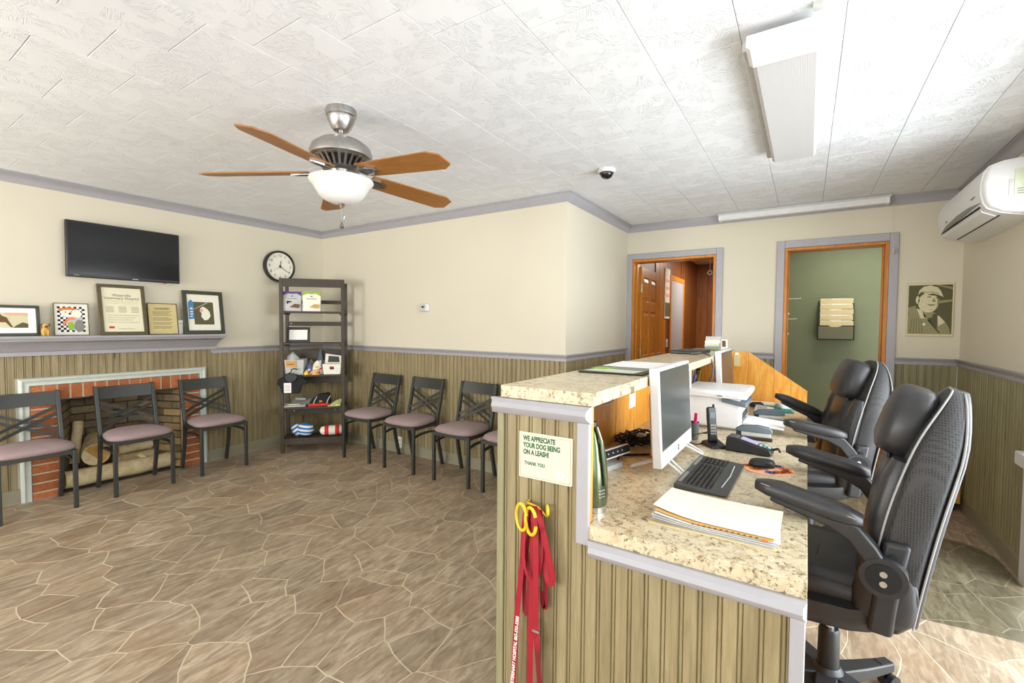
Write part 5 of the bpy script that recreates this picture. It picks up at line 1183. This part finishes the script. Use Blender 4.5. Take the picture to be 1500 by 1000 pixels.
t = thing('grey_cables', 'grey cables drooping over the raised counter edge', 'cable', (-.56, 3.5, ZU))
for k in range(3): obj('cable', MB((-.56, 3.5, ZU)).tube([(-.68, 3.40 + .01 * k, ZU + .006), (-.6, 3.33, ZU + .02), (-.535, 3.27 - .012 * k, ZU + .008), (-.510, 3.25 - .012 * k, 1.10), (-.515, 3.25 - .01 * k, 1.03), (-.56, 3.29, .93)], .0045, 6), M['dkgrey' if k else 'midgrey'], t, smooth=True)

# ------------------------------------------------------------------ computers and desk things
def make_monitor(lab, y0):
    t = thing('all_in_one_computer', lab, 'computer', (-.472, y0 + .275, zd + .0005), PI / 2)
    # local: x along the width (world +y), -y is the screen side (world +x)
    W2, tl = .275, .055
    Mx = Matrix.Translation((0, 0, .035)) @ Matrix.Rotation(-tl, 4, 'X')
    def B(nm, a, b, mat, **k): return obj(nm, MB().box(a, b, Mx), M[mat], t, **k)
    B('housing', (-W2, -.012, 0), (W2, .026, .395), 'white', bevel=.005)
    B('rear_bulge', (-W2 + .05, .026, .03), (W2 - .05, .046, .29), 'ltgrey', bevel=.012)
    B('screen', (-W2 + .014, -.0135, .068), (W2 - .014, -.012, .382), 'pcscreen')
    B('bezel', (-W2 + .008, -.0128, .062), (W2 - .008, -.0119, .388), 'ltgrey')
    B('camera_dot', (-.006, -.0137, .385), (.006, -.0119, .390), 'black2')
    lg = B('logo', (-.010, -.0136, .020), (.010, -.012, .042), 'midgrey')
    text_obj('logo_letters', 'hp', .014, M['white'], lg, Mx @ basis((0, -.0137, .031), (1, 0, 0), (0, 0, 1)))
    for s in (-1, 1):
        for fy, by_ in ((-.075, .0), (.135, .02)):
            p = [(s * .13, by_, .05), (s * .17, fy, .006), (s * .175, fy - .004 * (1 if fy < 0 else -1), .004), (s * .20, fy, .006), (s * .18, by_, .05)]
            obj('wire_foot', MB().tube(p, .005, 8), M['white'], t, smooth=True)
    return t
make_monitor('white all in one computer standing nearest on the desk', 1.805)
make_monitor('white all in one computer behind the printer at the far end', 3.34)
def keyboard(nm, lab, loc, rz, sx, sy, mat, kmat, rows=6, cols=18):
    t = thing(nm, lab, 'keyboard', loc, rz)
    obj('case', MB().rings([[(-sx * .98, -sy * .9, 0), (sx * .98, -sy * .9, 0), (sx, sy, 0), (-sx, sy, 0)], [(-sx, -sy, .008), (sx, -sy, .008), (sx, sy, .02), (-sx, sy, .02)]]), M[mat], t, bevel=.006, seg=2)
    def zt(y): return .008 + (y + sy) / (2 * sy) * .012
    kw = 2 * sx * .9 / cols; y = sy * .62; kh = sy * 1.05 / rows
    km = mesh_of(MB().rings([[(-kw * .45, -kh * .42, 0), (kw * .45, -kh * .42, 0), (kw * .45, kh * .42, 0), (-kw * .45, kh * .42, 0)], [(-kw * .36, -kh * .34, .006), (kw * .36, -kh * .34, .006), (kw * .36, kh * .34, .006), (-kw * .36, kh * .34, .006)]]), 'key', M[kmat])
    for r in range(rows):
        for c in range(cols):
            if c in (13, ) or (r == rows - 1 and 3 < c < 9): continue
            xx = -sx * .9 + kw * (c + .5); yy = y - kh * r
            obj('key', km, None, t, loc=(xx, yy, zt(yy)))
    obj('space_bar', MB().box((-sx * .9 + kw * 4, y - kh * (rows - 1) - kh * .36, zt(y - kh * (rows - 1))), (-sx * .9 + kw * 9, y - kh * (rows - 1) + kh * .36, zt(y - kh * (rows - 1)) + .006)), M[kmat], t, bevel=.001)
    return t
k1 = keyboard('keyboard', 'black keyboard with palm rest in front of the nearest computer', (-.302, 1.95, zd + .0005), PI / 2 - .02, .225, .092, 'bluegrey' if False else 'dkgrey', 'black')
obj('media_strip', MB().box((-.19, .072, .0185), (-.06, .084, .0215)), M['midgrey'], k1); obj('media_strip', MB().box((.05, .072, .0185), (.19, .084, .0215)), M['midgrey'], k1); obj('palm_line', MB().tube([(-.15, -.06, .0125), (.0, -.066, .0125), (.15, -.06, .0125)], .0025, 6), M['ltgrey'], k1)
keyboard('keyboard', 'white keyboard behind the printer', (-.235, 3.62, zd + .0005), PI / 2 + .05, .215, .06, 'white', 'ltgrey', 5, 16)
def mouse(lab, loc, rz, mat='black'):
    t = thing('computer_mouse', lab, 'mouse', loc, rz); n = 16; R_ = []
    for z, s_ in ((0, .93), (.008, 1), (.018, .96), (.027, .8), (.033, .5), (.035, .15)):
        R_.append([(.031 * s_ * math.cos(2 * PI * j / n) * (1 if True else 1), .052 * (s_ ** .7) * math.sin(2 * PI * j / n) - .006 * (1 - s_), z) for j in range(n)])
    obj('shell', MB().rings(R_), M[mat], t, smooth=True, ang=60); obj('wheel', MB().cyl((-.004, .026, .028), (.004, .026, .028), .008, n=12), M['midgrey'], t); obj('button_seam', MB().box((-.0008, .01, .03), (.0008, .05, .0312)), M['dkgrey'], t)
mouse('black wireless mouse on the flowered mouse pad', (-.145, 2.20, zd + .0035), math.radians(-72))
mouse('dark mouse on the far end of the desk', (-.30, 3.86, zd + .001), math.radians(-60))
t = thing('mouse_pad', 'round pink mouse pad with orange and blue flowers', 'mouse pad', (-.125, 2.19, zd + .0004))
obj('pad', MB().lathe([(.1, 0), (.1, .0022)], 36), M['peach'], t)
rr = random.Random(8)
for cx_, cy_, c_ in ((.055, -.045, 'orange'), (.02, -.07, 'dustyblue'), (.075, .02, 'salmon'), (-.05, -.045, 'orange'), (.04, .06, 'dustyblue'), (-.04, .065, 'salmon'), (.085, -.02, 'orange'), (-.08, .0, 'orange'), (-.01, -.03, 'peach')):
    for q in range(5): obj('petal', MB().lathe([(.013, 0), (.012, .0004)], 10, (cx_ * .85 + .013 * math.cos(q * 1.257), cy_ * .85 + .013 * math.sin(q * 1.257), .0023)), M[c_], t)
# papers at the near end
t = thing('file_folders', 'stack of manila folders stuffed with papers at the desk end', 'folders', (-.22, 1.515, zd + .0005), math.radians(1))
sx, sy = .172, .115
def sheet(nm, mat, z, dx, dy, rz, k=.0012, curl=0.0, sx=sx, sy=sy):
    n = 8; R_ = []
    for i in range(n + 1):
        u = -1 + 2 * i / n; r_ = []
        for v, zz in ((-1, 0), (1, 0), (1, k), (-1, k)):
            r_.append((u * sx + dx, v * sy + dy, z + zz + curl * max(0, -u) ** 2 * (1 if v < 0 else .35)))
        R_.append(r_)
    m = obj(nm, MB().rings(R_), M[mat], t, smooth=True, ang=30); m.rotation_euler = (0, 0, rz); return m
sheet('bottom_folder', 'folder', 0, -.004, -.004, .0, .002, .0, .17, .128)
for k in range(6): sheet('paper_sheet', 'paper' if k % 2 else 'ltgrey', .003 + k * .0024, .004 * (k % 3) - .002, -.004 + .003 * (k % 2), .012 * (k - 3), .0011, .004 + .0025 * k, .165, .118)
sheet('orange_form', 'tanfur', .019, .002, -.004, -.02, .0011, .018, .158, .112)
for q in range(12): obj('form_print', MB().box((-.05 + q * .015, -.122, .0202 + .0), (-.044 + q * .015, -.112, .0206)), M['brownflat'], t)
sheet('top_folder', 'offwhite', .022, .004, .012, -.03, .002, .022, .168, .112)
obj('orange_tab', MB().box((.13, -.128, .0195), (.145, -.116, .0205)), M['orange'], t)
# green upright appliance
t = thing('upright_appliance', 'tall tapered metallic green appliance behind the counter end', 'appliance', (-.562, 1.385, zd + .0005))
def oval(prof, mat, nm): obj(nm, MB().rings([[(r * .72 * math.cos(2 * PI * j / 20) - sh_, r * math.sin(2 * PI * j / 20), z) for j in range(20)] for r, z, sh_ in prof]), M[mat], t, smooth=True, ang=50)
oval([(.046, 0, 0), (.047, .02, 0)], 'chrome', 'base_ring'); oval([(.047, .02, 0), (.052, .05, 0), (.053, .1, .002), (.049, .16, .004), (.04, .215, .008), (.03, .25, .012), (.02, .268, .014)], 'kettle', 'body')
oval([(.021, .262, .014), (.022, .272, .014), (.017, .285, .014)], 'black', 'cap'); obj('handle_rib', MB().tube([(.004, -.012, .27), (.022, -.018, .23), (.033, -.024, .17), (.04, -.02, .09)], .006, 8), M['kettle'], t, smooth=True)
for i in range(3):
    for j in range(3): obj('vent_hole', MB().ell((.033 - .003 * j, -.018 - .009 * j, .055 + .01 * i), (.0035, .0025, .0025), 8, 6), M['ltgrey'], t)
obj('cord', MB().tube([(-.01, -.045, .01), (.004, -.058, .03), (.006, -.06, .06), (-.01, -.06, .08), (-.02, -.055, .06)], .003, 6), M['dkgrey'], t, smooth=True)
# modem box
t = thing('modem_box', 'white network box with black port face behind the green appliance', 'modem', (-.715, 1.79, zd + .0005), math.radians(-14))
Mx = Matrix.Translation((0, 0, .05)) @ Matrix.Rotation(math.radians(-24), 4, 'Y')
obj('housing', MB().box((-.07, -.13, -.02), (.075, .13, .02), Mx), M['white'], t, bevel=.008); obj('port_face', MB().box((.0745, -.12, -.014), (.077, .12, .014), Mx), M['black2'], t)
for k in range(6): obj('port_light', MB().box((.0768, -.1 + k * .032, -.003), (.0778, -.094 + k * .032, .003), Mx), M['ltgrey'], t)
obj('foot', MB().box((-.05, -.1, 0), (.05, .1, .02)), M['ltgrey'], t)
# cable nest
t = thing('cable_nest', 'tangled black cables heaped against the pine back panel', 'cable', (-.73, 2.3, zd)); o = t.location; rk = random.Random(11)
for k in range(9):
    p = []; c = Vector((-.72 + rk.uniform(-.03, .03), 2.30 + rk.uniform(-.06, .06), 0)); r0 = rk.uniform(.06, .10); ph = rk.uniform(0, 6)
    for q in range(14): a = ph + q * .75; p.append((max(-.815, c.x + r0 * .8 * math.cos(a)), c.y + r0 * 1.3 * math.sin(a), zd + .008 + rk.uniform(0, .04)))
    obj('cable', MB(o).tube(p, .0045, 6), M['black2'], t, smooth=True)
obj('cable', MB(o).tube([(-.72, 2.2, zd + .03), (-.70, 2.05, zd + .02), (-.69, 1.95, zd + .006), (-.665, 1.88, zd + .03)], .005, 6), M['black2'], t, smooth=True); obj('cable', MB(o).tube([(-.80, 1.98, zd + .006), (-.72, 2.0, zd + .006), (-.6, 2.1, zd + .006), (-.5, 2.25, zd + .006)], .005, 6), M['black2'], t, smooth=True)
obj('plug', MB(o).box((-.70, 2.24, zd + .045), (-.66, 2.28, zd + .06)), M['ltgrey'], t, bevel=.003)
o = obj('orange_packet', cloth(9, .035, .03, .05), M['orange'], loc=(-.555, 2.10, zd + .0005), smooth=True); tag(o, 'small orange packet behind the nearest computer', 'packet'); obj('fold', MB().box((-.012, -.034, .02), (.012, -.028, .035)), M['salmon'], o)
# pen cup, cordless phone
t = thing('pen_cup', 'dark pen cup holding a pink highlighter beside the computer', 'pen cup', (-.50, 2.55, zd + .0005))
obj('cup', MB().lathe([(.034, 0), (.037, .09), (.034, .09), (.031, .004)], 20), M['dkgrey'], t, smooth=True); o = obj('highlighter', MB((-.49, 2.545, zd + .006)).cyl((-.49, 2.545, zd + .006), (-.478, 2.545, zd + .14), .008, n=10), M['pink'], loc=(-.49, 2.545, zd + .006), smooth=True); tag(o, 'pink highlighter standing in the dark pen cup', 'highlighter'); obj('clip', MB((-.49, 2.545, zd + .006)).box((-.475, 2.535, zd + .1), (-.472, 2.541, zd + .14)), M['pink'], o)
t = thing('cordless_phone', 'black cordless phone upright in its charging base', 'phone', (-.375, 2.455, zd + .0005), math.radians(-52))
obj('base', MB().rings([[(-.055, -.045, 0), (.06, -.045, 0), (.06, .045, 0), (-.055, .045, 0)], [(-.045, -.038, .02), (.05, -.038, .012), (.05, .038, .012), (-.045, .038, .034)]]), M['black'], t, bevel=.006)
Mx = Matrix.Translation((-.012, .0, .02)) @ Matrix.Rotation(math.radians(-9), 4, 'Y')
hs = obj('handset', MB().rings([[Mx @ Vector((x * s_, y * s_ * 1.0, z)) for x, y in ((-.012, -.022), (.012, -.022), (.012, .022), (-.012, .022))] for z, s_ in ((0, 1), (.06, .95), (.12, 1.0), (.165, .95), (.172, .7))]), M['black'], t, bevel=.005)
obj('display', MB().box((.0121, -.014, .115), (.0135, .014, .145), Mx), M['bluegrey'], hs)
for r in range(4):
    for c in range(3): obj('key', MB().box((.0118, -.013 + c * .0095, .035 + r * .014), (.0138, -.006 + c * .0095, .043 + r * .014), Mx), M['midgrey'], hs)
obj('antenna', MB().box((-.01, .012, .165), (.004, .02, .185), Mx), M['black'], hs, bevel=.003)
t2 = thing('phone_cord', 'thin black cord looping behind the cordless phone', 'cable', (-.43, 2.48, zd)); obj('cord', MB((-.43, 2.48, zd)).tube([(-.42, 2.46, zd + .008), (-.45, 2.42, zd + .005), (-.49, 2.44, zd + .005), (-.48, 2.52, zd + .03), (-.42, 2.60, zd + .04), (-.45, 2.68, zd + .01), (-.52, 2.66, zd + .005)], .0028, 6), M['black2'], t2, smooth=True)
# card terminal
t = thing('card_terminal', 'black card payment terminal lying tilted by the phone', 'card reader', (-.215, 2.43, zd + .0005), math.radians(-6))
obj('body', MB().rings([[(x, y, z) for x, z in ((-.1, 0), (-.095, .06), (-.05, .066), (.09, .03), (.1, .012), (.095, 0))] for y in (-.038, .038)]), M['black'], t, bevel=.006)
Mx = Matrix.Translation((.02, 0, .0505)) @ Matrix.Rotation(math.radians(14.4), 4, 'Y')
obj('display', MB().box((-.055, -.028, -.001), (.02, .028, .0015), Mx), simple('lit_lilac_display', S(170, 164, 200), .3), t)
for r in range(3):
    for c in range(3): obj('key', MB().box((.026 + r * .017, -.027 + c * .019, 0), (.038 + r * .017, -.012 + c * .019, .003), Mx), M[('ltgrey', 'midgrey', 'teal')[(r + c) % 3]], t)
obj('printer_cover', MB().rings([[(x, y, z) for x, z in ((-.1, .058), (-.085, .074), (-.05, .07), (-.045, .064))] for y in (-.034, .034)]), M['dkgrey'], t, bevel=.004)
obj('cable_stub', MB().tube([(.09, .03, .02), (.115, .03, .03), (.125, .02, .018)], .006, 6), M['black'], t, smooth=True)
def stapler(lab, loc, rz, mat):
    t = thing('stapler', lab, 'stapler', loc, rz)
    obj('base', MB().box((-.085, -.02, 0), (.09, .02, .012)), M['black'], t, bevel=.004)
    obj('magazine', MB().box((-.08, -.014, .022), (.082, .014, .045)), M['ltgrey'], t, bevel=.002)
    obj('arm', MB().rings([[(x, y * s_, z) for y, z in ((-.02, .04), (.02, .04), (.02, zt), (-.02, zt))] for x, zt, s_ in ((-.085, .05, .8), (-.06, .068, 1), (.02, .078, 1.05), (.075, .07, 1), (.09, .055, .8))]), M[mat], t, bevel=.006)
    obj('hinge_post', MB().box((-.08, -.016, .01), (-.055, .016, .05)), M['black'], t)
stapler('slate grey stapler behind the card terminal', (-.225, 2.72, zd + .0005), math.radians(2), 'bluegrey')
stapler('slate grey stapler beyond the printer paper tray', (-.19, 3.30, zd + .0005), math.radians(12), 'bluegrey')
# printer
t = thing('printer', 'white multifunction printer with scanner lid on the desk', 'printer', (-.45, 3.02, zd + .0005)); o = (-.45, 3.02, zd)
obj('body', MB(o).prism([(-.615, zd + .012), (-.30, zd + .012), (-.30, .93), (-.39, .955), (-.615, .955)], lambda u, v: (u, 2.865, v), lambda u, v: (u, 3.25, v)), M['white'], t, bevel=.014, seg=3)
obj('foot_base', MB(o).box((-.60, 2.88, zd), (-.32, 3.24, zd + .014)), M['midgrey'], t)
obj('scanner_lid', MB(o).rings([[(-.622, 2.83, .948), (-.27, 2.83, .948), (-.27, 3.25, .948), (-.622, 3.25, .948)], [(-.622, 2.825, .975), (-.262, 2.825, .975), (-.262, 3.25, .975), (-.622, 3.25, .975)], [(-.61, 2.84, .990), (-.275, 2.84, .990), (-.275, 3.24, .990), (-.61, 3.24, .990)]]), M['white'], t, bevel=.006)
obj('lid_badge', MB(o).box((-.42, 2.8235, .958), (-.395, 2.8265, .964)), M['midgrey'], t)
for k in range(3): obj('lid_mark', MB(o).box((-.37 + k * .02, 2.98, .990), (-.365 + k * .02, 3.03, .9905)), M['ltgrey'], t)
obj('control_panel', MB(o).prism([(-.40, .925), (-.275, .90), (-.275, .925), (-.40, .948)], lambda u, v: (u, 2.852, v), lambda u, v: (u, 3.2, v)), M['bluegrey'], t, bevel=.003)
obj('output_slot', MB(o).box((-.302, 2.92, .82), (-.298, 3.2, .86)), M['dkgrey'], t)
obj('paper_tray', MB(o).prism([(-.30, .80), (-.13, .79), (-.13, .796), (-.30, .808)], lambda u, v: (u, 2.90, v), lambda u, v: (u, 3.14, v)), M['white'], t)
p = obj('printer_paper', MB((-.2, 3.0, .80)).rings([[(-.29, 2.885, .811), (-.29, 3.12, .811), (-.29, 3.12, .818), (-.29, 2.885, .818)], [(-.09, 2.865, .797), (-.09, 3.10, .797), (-.09, 3.10, .804), (-.09, 2.865, .804)]]), M['paper'], loc=(-.2, 3.0, .80)); tag(p, 'white paper sticking out of the printer tray', 'paper'); obj('under_sheet', MB((-.2, 3.0, .80)).box((-.28, 2.90, .7985), (-.1, 3.11, .8)), M['ltgrey'], p)
# organiser behind the printer
t = thing('desk_organiser', 'black desk organiser of pens behind the printer', 'organiser', (-.685, 3.45, zd + .0005)); o = t.location
obj('box', MB().box((-.06, -.16, 0), (.06, .16, .19)), M['black2'], t, bevel=.004); obj('divider', MB().box((-.05, -.003, .19), (.05, .003, .205)), M['black'], t)
pc = 'pens in the desk organiser'
for k, (dx, dy, h_, mt, lab) in enumerate(((.02, -.12, .17, 'dustyblue', 'blue pen in the desk organiser'), (.03, -.09, .2, 'black', 'black marker in the desk organiser'), (.0, -.07, .21, 'ltgrey', 'pale grey pen in the desk organiser'), (.03, .01, .19, 'yellow', 'yellow highlighter leaning in the desk organiser'))):
    q = obj('pen', MB().cyl((0, 0, 0), (.01, .02, h_ - .105), .007 if mt != 'yellow' else .011, n=10), M[mt], loc=(-.67 + dx, 3.45 + dy, zd + .1905), smooth=True); tag(q, lab, 'pen', pc); obj('pen_cap', MB().cyl((.008, .016, h_ - .125), (.011, .022, h_ - .098), .009 if mt != 'yellow' else .012, n=10), M[mt], q, smooth=True)
t = thing('handheld_phone', 'black and silver handset standing in the desk organiser', 'phone', (-.655, 3.53, zd + .1905)); obj('body', MB().box((-.012, -.02, 0), (.012, .022, .1)), M['black'], t, bevel=.005); obj('face', MB().box((.012, -.014, .01), (.0135, .016, .085)), M['ltgrey'], t)
t = thing('paper_stack', 'white papers standing upright between computer and organiser', 'paper', (-.66, 2.66, zd + .0005)); obj('sheets', MB().box((-.05, -.008, 0), (.07, .008, .24)), M['paper'], t); obj('holder', MB().box((-.06, -.012, 0), (.08, .012, .05)), M['ltgrey'], t)
# far end of the desk
o = obj('green_pad', MB().box((-.09, -.12, 0), (.09, .12, .004)), M['teal'], loc=(-.17, 3.80, zd + .0005), bevel=.001); o.rotation_euler.z = .2; tag(o, 'teal green pad lying at the far end of the desk', 'pad'); obj('pad_edge', MB().box((-.09, -.123, 0), (.09, -.12, .0045)), M['signgreen'], o)
t = thing('tissue_packet', 'white soft packet on the teal pad', 'packet', (-.12, 3.88, zd + .005), .4); obj('packet', MB().box((-.05, -.07, 0), (.05, .07, .03)), M['paper'], t, bevel=.012, seg=3); obj('printed_band', MB().box((-.051, -.02, .0), (.051, .02, .0308)), M['ltgrey'], t)
t = thing('loose_papers', 'loose pale papers against the pine end panel', 'paper', (-.22, 4.0, zd + .0005)); obj('sheet', MB().prism([(-.12, -.05), (.17, -.045), (.18, .05), (-.1, .05)], lambda u, v: (u, v, 0), lambda u, v: (u, v, .006 + .1 * (v + .05))), M['offwhite'], t); obj('sheet', MB().prism([(-.15, -.07), (.0, -.06), (.02, .03), (-.14, .03)], lambda u, v: (u, v, .0062 + .1 * (v + .05)), lambda u, v: (u, v, .0085 + .1 * (v + .05))), M['paper'], t)

# ------------------------------------------------------------------ office chairs
def supel(w_, th, n=24, e=.6):
    return [(w_ * math.copysign(abs(math.cos(2 * PI * j / n)) ** e, math.cos(2 * PI * j / n)), th * math.copysign(abs(math.sin(2 * PI * j / n)) ** e, math.sin(2 * PI * j / n))) for j in range(n)]
def spine(t_):      # back line: (y, z)
    z = .49 + .68 * t_; y = .155 + .10 * t_ + .04 * t_ * t_ - .015 * math.sin(t_ * PI)
    return y, z
def office_chair(lab, loc, rz, far_up=0.0):
    t = thing('office_chair', lab, 'office chair', loc, rz)
    # base
    for k in range(5):
        a = math.radians(1 + 72 * k) ; c, s = math.cos(a), math.sin(a)
        m = MB().rings([[(c * r - s * q * w_, s * r + c * q * w_, z + e * h_) for q, e in ((-1, -1), (1, -1), (1, 1), (-1, 1))] for r, w_, z, h_ in ((.03, .034, .105, .03), (.16, .028, .095, .022), (.30, .02, .088, .016))])
        lg = obj('base_leg', m, M['armplastic'], t, bevel=.005)
        obj('leg_grip', MB().rings([[(c * r - s * q * .016, s * r + c * q * .016, z) for q, z in ((-1, zz), (1, zz), (1, zz + .004), (-1, zz + .004))] for r, zz in ((.24, .108), (.295, .103))]), M['black2'], lg)
        cx_, cy_ = c * .30, s * .30
        for q in (-1, 1): obj('caster_wheel', MB().cyl((cx_ - s * q * .006, cy_ + c * q * .006, .027), (cx_ - s * q * .024, cy_ + c * q * .024, .027), .027, n=18), M['armplastic'], t, smooth=True)
        obj('caster_stem', MB().cyl((cx_, cy_, .03), (cx_, cy_, .085), .010), M['black'], t, smooth=True)
    obj('hub', MB().lathe([(.045, .06), (.052, .09), (.05, .13), (.036, .15)], 24), M['armplastic'], t, smooth=True)
    obj('gas_cover', MB().lathe([(.034, .14), (.032, .275), (.028, .285)], 24), M['black'], t, smooth=True)
    obj('gas_rod', MB().cyl((0, 0, .27), (0, 0, .40), .016, n=18), M['chrome'], t, smooth=True)
    obj('seat_plate', MB().box((-.1, -.12, .385), (.1, .12, .415)), M['blackmetal'], t, bevel=.004)
    # seat: shell and cushion
    R_ = []
    for z, s_ in ((.405, .86), (.42, .96), (.455, 1.0), (.49, .985)):
        R_.append([(x * s_, y * s_ - .04, z + .06 * max(0, (y) / .27) ** 2) for x, y in supel(.265, .27, 32, .55)])
    obj('seat_shell', MB().rings(R_), M['leather'], t, smooth=True, ang=70)
    R_ = []
    for z, s_ in ((.47, .97), (.50, 1.0), (.53, .98), (.548, .86), (.555, .6), (.553, .2)):
        R_.append([(x * s_ * .9, y * s_ * .98 - .05, z + .02 * (abs(x) / .26) ** 2 * s_) for x, y in supel(.262, .26, 32, .5)])
    obj('seat_cushion', MB().rings(R_), M['leather'], t, smooth=True, ang=70)
    obj('seat_seam', MB().tube([(-.225, -.2, .546), (-.08, -.04, .556), (.08, -.04, .556), (.225, -.2, .546)], .003, 6), M['dkgrey'], t, smooth=True)
    # back shell
    def sect(t_, w_, f, b):    # front/back half thickness around the spine
        y, z = spine(t_); y2, z2 = spine(t_ + .01); d = Vector((0, y2 - y, z2 - z)).normalized(); nf = Vector((0, -d.z, d.y))
        return y, z, nf
    def backring(t_, w_, off, th, e=.55, n=28, x0=0):
        y, z, nf = sect(t_, w_, 0, 0)
        return [Vector((x0 + a, y, z)) + nf * (off + b) for a, b in supel(w_, th, n, e)]
    W_ = lambda t_: (.235 + .02 * math.sin(t_ * PI)) * (1 if t_ < .6 else math.sqrt(max(.015, 1 - ((t_ - .6) / .403) ** 2.5)))
    ts = [0, .04, .12, .25, .4, .55, .66, .74, .81, .87, .92, .96, .985, 1.0]
    TH = lambda q: .05 + .012 * math.sin(min(1, q + .1) * PI) - .036 * max(0, (q - .72) / .28) ** 2
    obj('back_frame', MB().rings([backring(q, W_(q) * (.96 if q in (0, 1.0) else 1), -.01, TH(q), .38) for q in ts]), M['perf'], t, smooth=True, ang=50)
    obj('rear_panel', MB().rings([backring(q, W_(q) * .93, -.01 - TH(q), .014, .6) for q in ts]), M['leather'], t, smooth=True, ang=60)
    tt = [k / 24 for k in range(0, 24)] + [.972, .985, .995]
    def edge(q, s, off):
        y, z, nf = sect(q, 0, 0, 0); return Vector((s * W_(q) * .985, y, z)) + nf * (-.01 + off * TH(q) * .93)
    for off in (1, -1):
        obj('piping', MB().tube([edge(q, -1, off) for q in tt] + [edge(q, 1, off) for q in reversed(tt)], .0028, 6), M['piping'], t, smooth=True)
    for s in (-1, 1):
        R_ = [backring(q, .048 * a, .052, .034 * a, .75, 18, s * (W_(q) - .058)) for q, a in ((.02, .7), (.1, 1), (.25, 1.05), (.45, 1.05), (.6, 1), (.68, .7))]
        obj('side_bolster', MB().rings(R_), M['leather'], t, smooth=True, ang=70)
        obj('lower_wing', MB().rings([backring(q, .038 * a, .012, .075 * a, .7, 16, s * .222) for q, a in ((-.04, .6), (.02, 1), (.1, 1.05), (.18, .95), (.25, .6), (.28, .3))]), M['leather'], t, smooth=True, ang=70)
    for a, b, wd, nm in ((.02, .30, .15, 'lumbar_cushion'), (.31, .68, .145, 'mid_cushion')):
        R_ = [backring(a + (b - a) * q, wd * s_, .042, .045 * s_ + .004, .6, 24) for q, s_ in ((0, .75), (.08, .95), (.3, 1), (.7, 1), (.92, .95), (1, .75))]
        obj(nm, MB().rings(R_), M['leather'], t, smooth=True, ang=70)
    R_ = [backring(.66 + .30 * q, .155 * s_ * (1 - .12 * q), .07, .062 * s_ + .003, .62, 28) for q, s_ in ((0, .55), (.05, .85), (.2, 1), (.55, 1.0), (.85, .9), (.96, .7), (1, .4))]
    obj('head_pillow', MB().rings(R_), M['leather'], t, smooth=True, ang=75)
    for q, w_ in ((.305, .14), (.66, .12)):
        y, z, nf = sect(q, 0, 0, 0); p = Vector((0, y, z)) + nf * .082
        obj('seam_strap', MB().box((-w_, p.y - .004, p.z - .008), (w_, p.y + .004, p.z + .008)), M['black'], t, bevel=.002)
    # flip-up arms
    for s in (-1, 1):
        up = far_up if s < 0 else 0.0
        piv = Vector((s * .285, .145, .645)); Rm = Matrix.Rotation(-up, 4, 'X')
        A = Matrix.Translation(piv) @ Rm @ Matrix.Translation(-piv)
        x = s * .285
        pth = [((.145, .645), .03), ((.115, .70), .026), ((.075, .75), .024), ((.02, .778), .022), ((-.06, .795), .02), ((-.14, .812), .016)]
        m = MB().rings([[A @ Vector((x + a * .024, y + b * .45 * r, z + b * r)) for a, b in ((-1, -1), (1, -1), (1, 1), (-1, 1))] for (y, z), r in pth])
        ar = obj('arm_bracket', m, M['armplastic'], t, bevel=.006)
        R_ = []
        for k in range(9):
            u = k / 8; y = .095 - .285 * u; z = .79 + .052 * u - .012 * max(0, u - .75) * 4 * .5; sc = (.55 if k in (0, 8) else (.88 if k in (1, 7) else 1))
            R_.append([A @ Vector((x + a, y, z + b)) for a, b in supel(.04 * sc, .028 * sc, 16, .7)])
        obj('arm_pad', MB().rings(R_), M['leather'], ar, smooth=True, ang=75)
        obj('arm_stitching', MB().tube([A @ Vector((x + s * .033, .08 - .25 * k / 8, .80 + .05 * k / 8 - .0)) for k in range(9)], .0015, 5), M['midgrey'], ar)
        obj('pivot_disc', MB().cyl((x - s * .03, .145, .645), (x + s * .026, .145, .645), .056, n=28), M['armplastic'], t, smooth=True)
        obj('pivot_face', MB().cyl((x + s * .026, .145, .645), (x + s * .029, .145, .645), .041, n=24), M['black2'], t, smooth=True)
        for dz in (-.014, .014): obj('pivot_screw', MB().cyl((x + s * .029, .145, .645 + dz), (x + s * .032, .145, .645 + dz), .009, n=12), M['chrome'], t, smooth=True)
        m = MB().rings([[(s * .262 + a * .016, y + b * .03, z) for a, b in ((-1, -1), (1, -1), (1, 1), (-1, 1))] for y, z in ((.14, .46), (.15, .56), (.16, .65), (.175, .74))])
        obj('arm_mount', m, M['armplastic'], t, bevel=.012, seg=3)
        obj('mount_bolt', MB().cyl((s * .278, .165, .70), (s * .284, .165, .70), .010, n=12), M['black2'], t, smooth=True)
    obj('tilt_lever', MB().tube([(.05, -.03, .40), (.2, -.05, .40), (.25, -.06, .395)], .006, 8), M['black'], t, smooth=True)
    return t
office_chair('black leather office chair nearest the camera pulled up to the desk', (.095, 1.97, 0), math.radians(-97))
office_chair('black leather office chair at the far desk place before the green doorway', (.035, 3.20, .0037), math.radians(-78), .22)
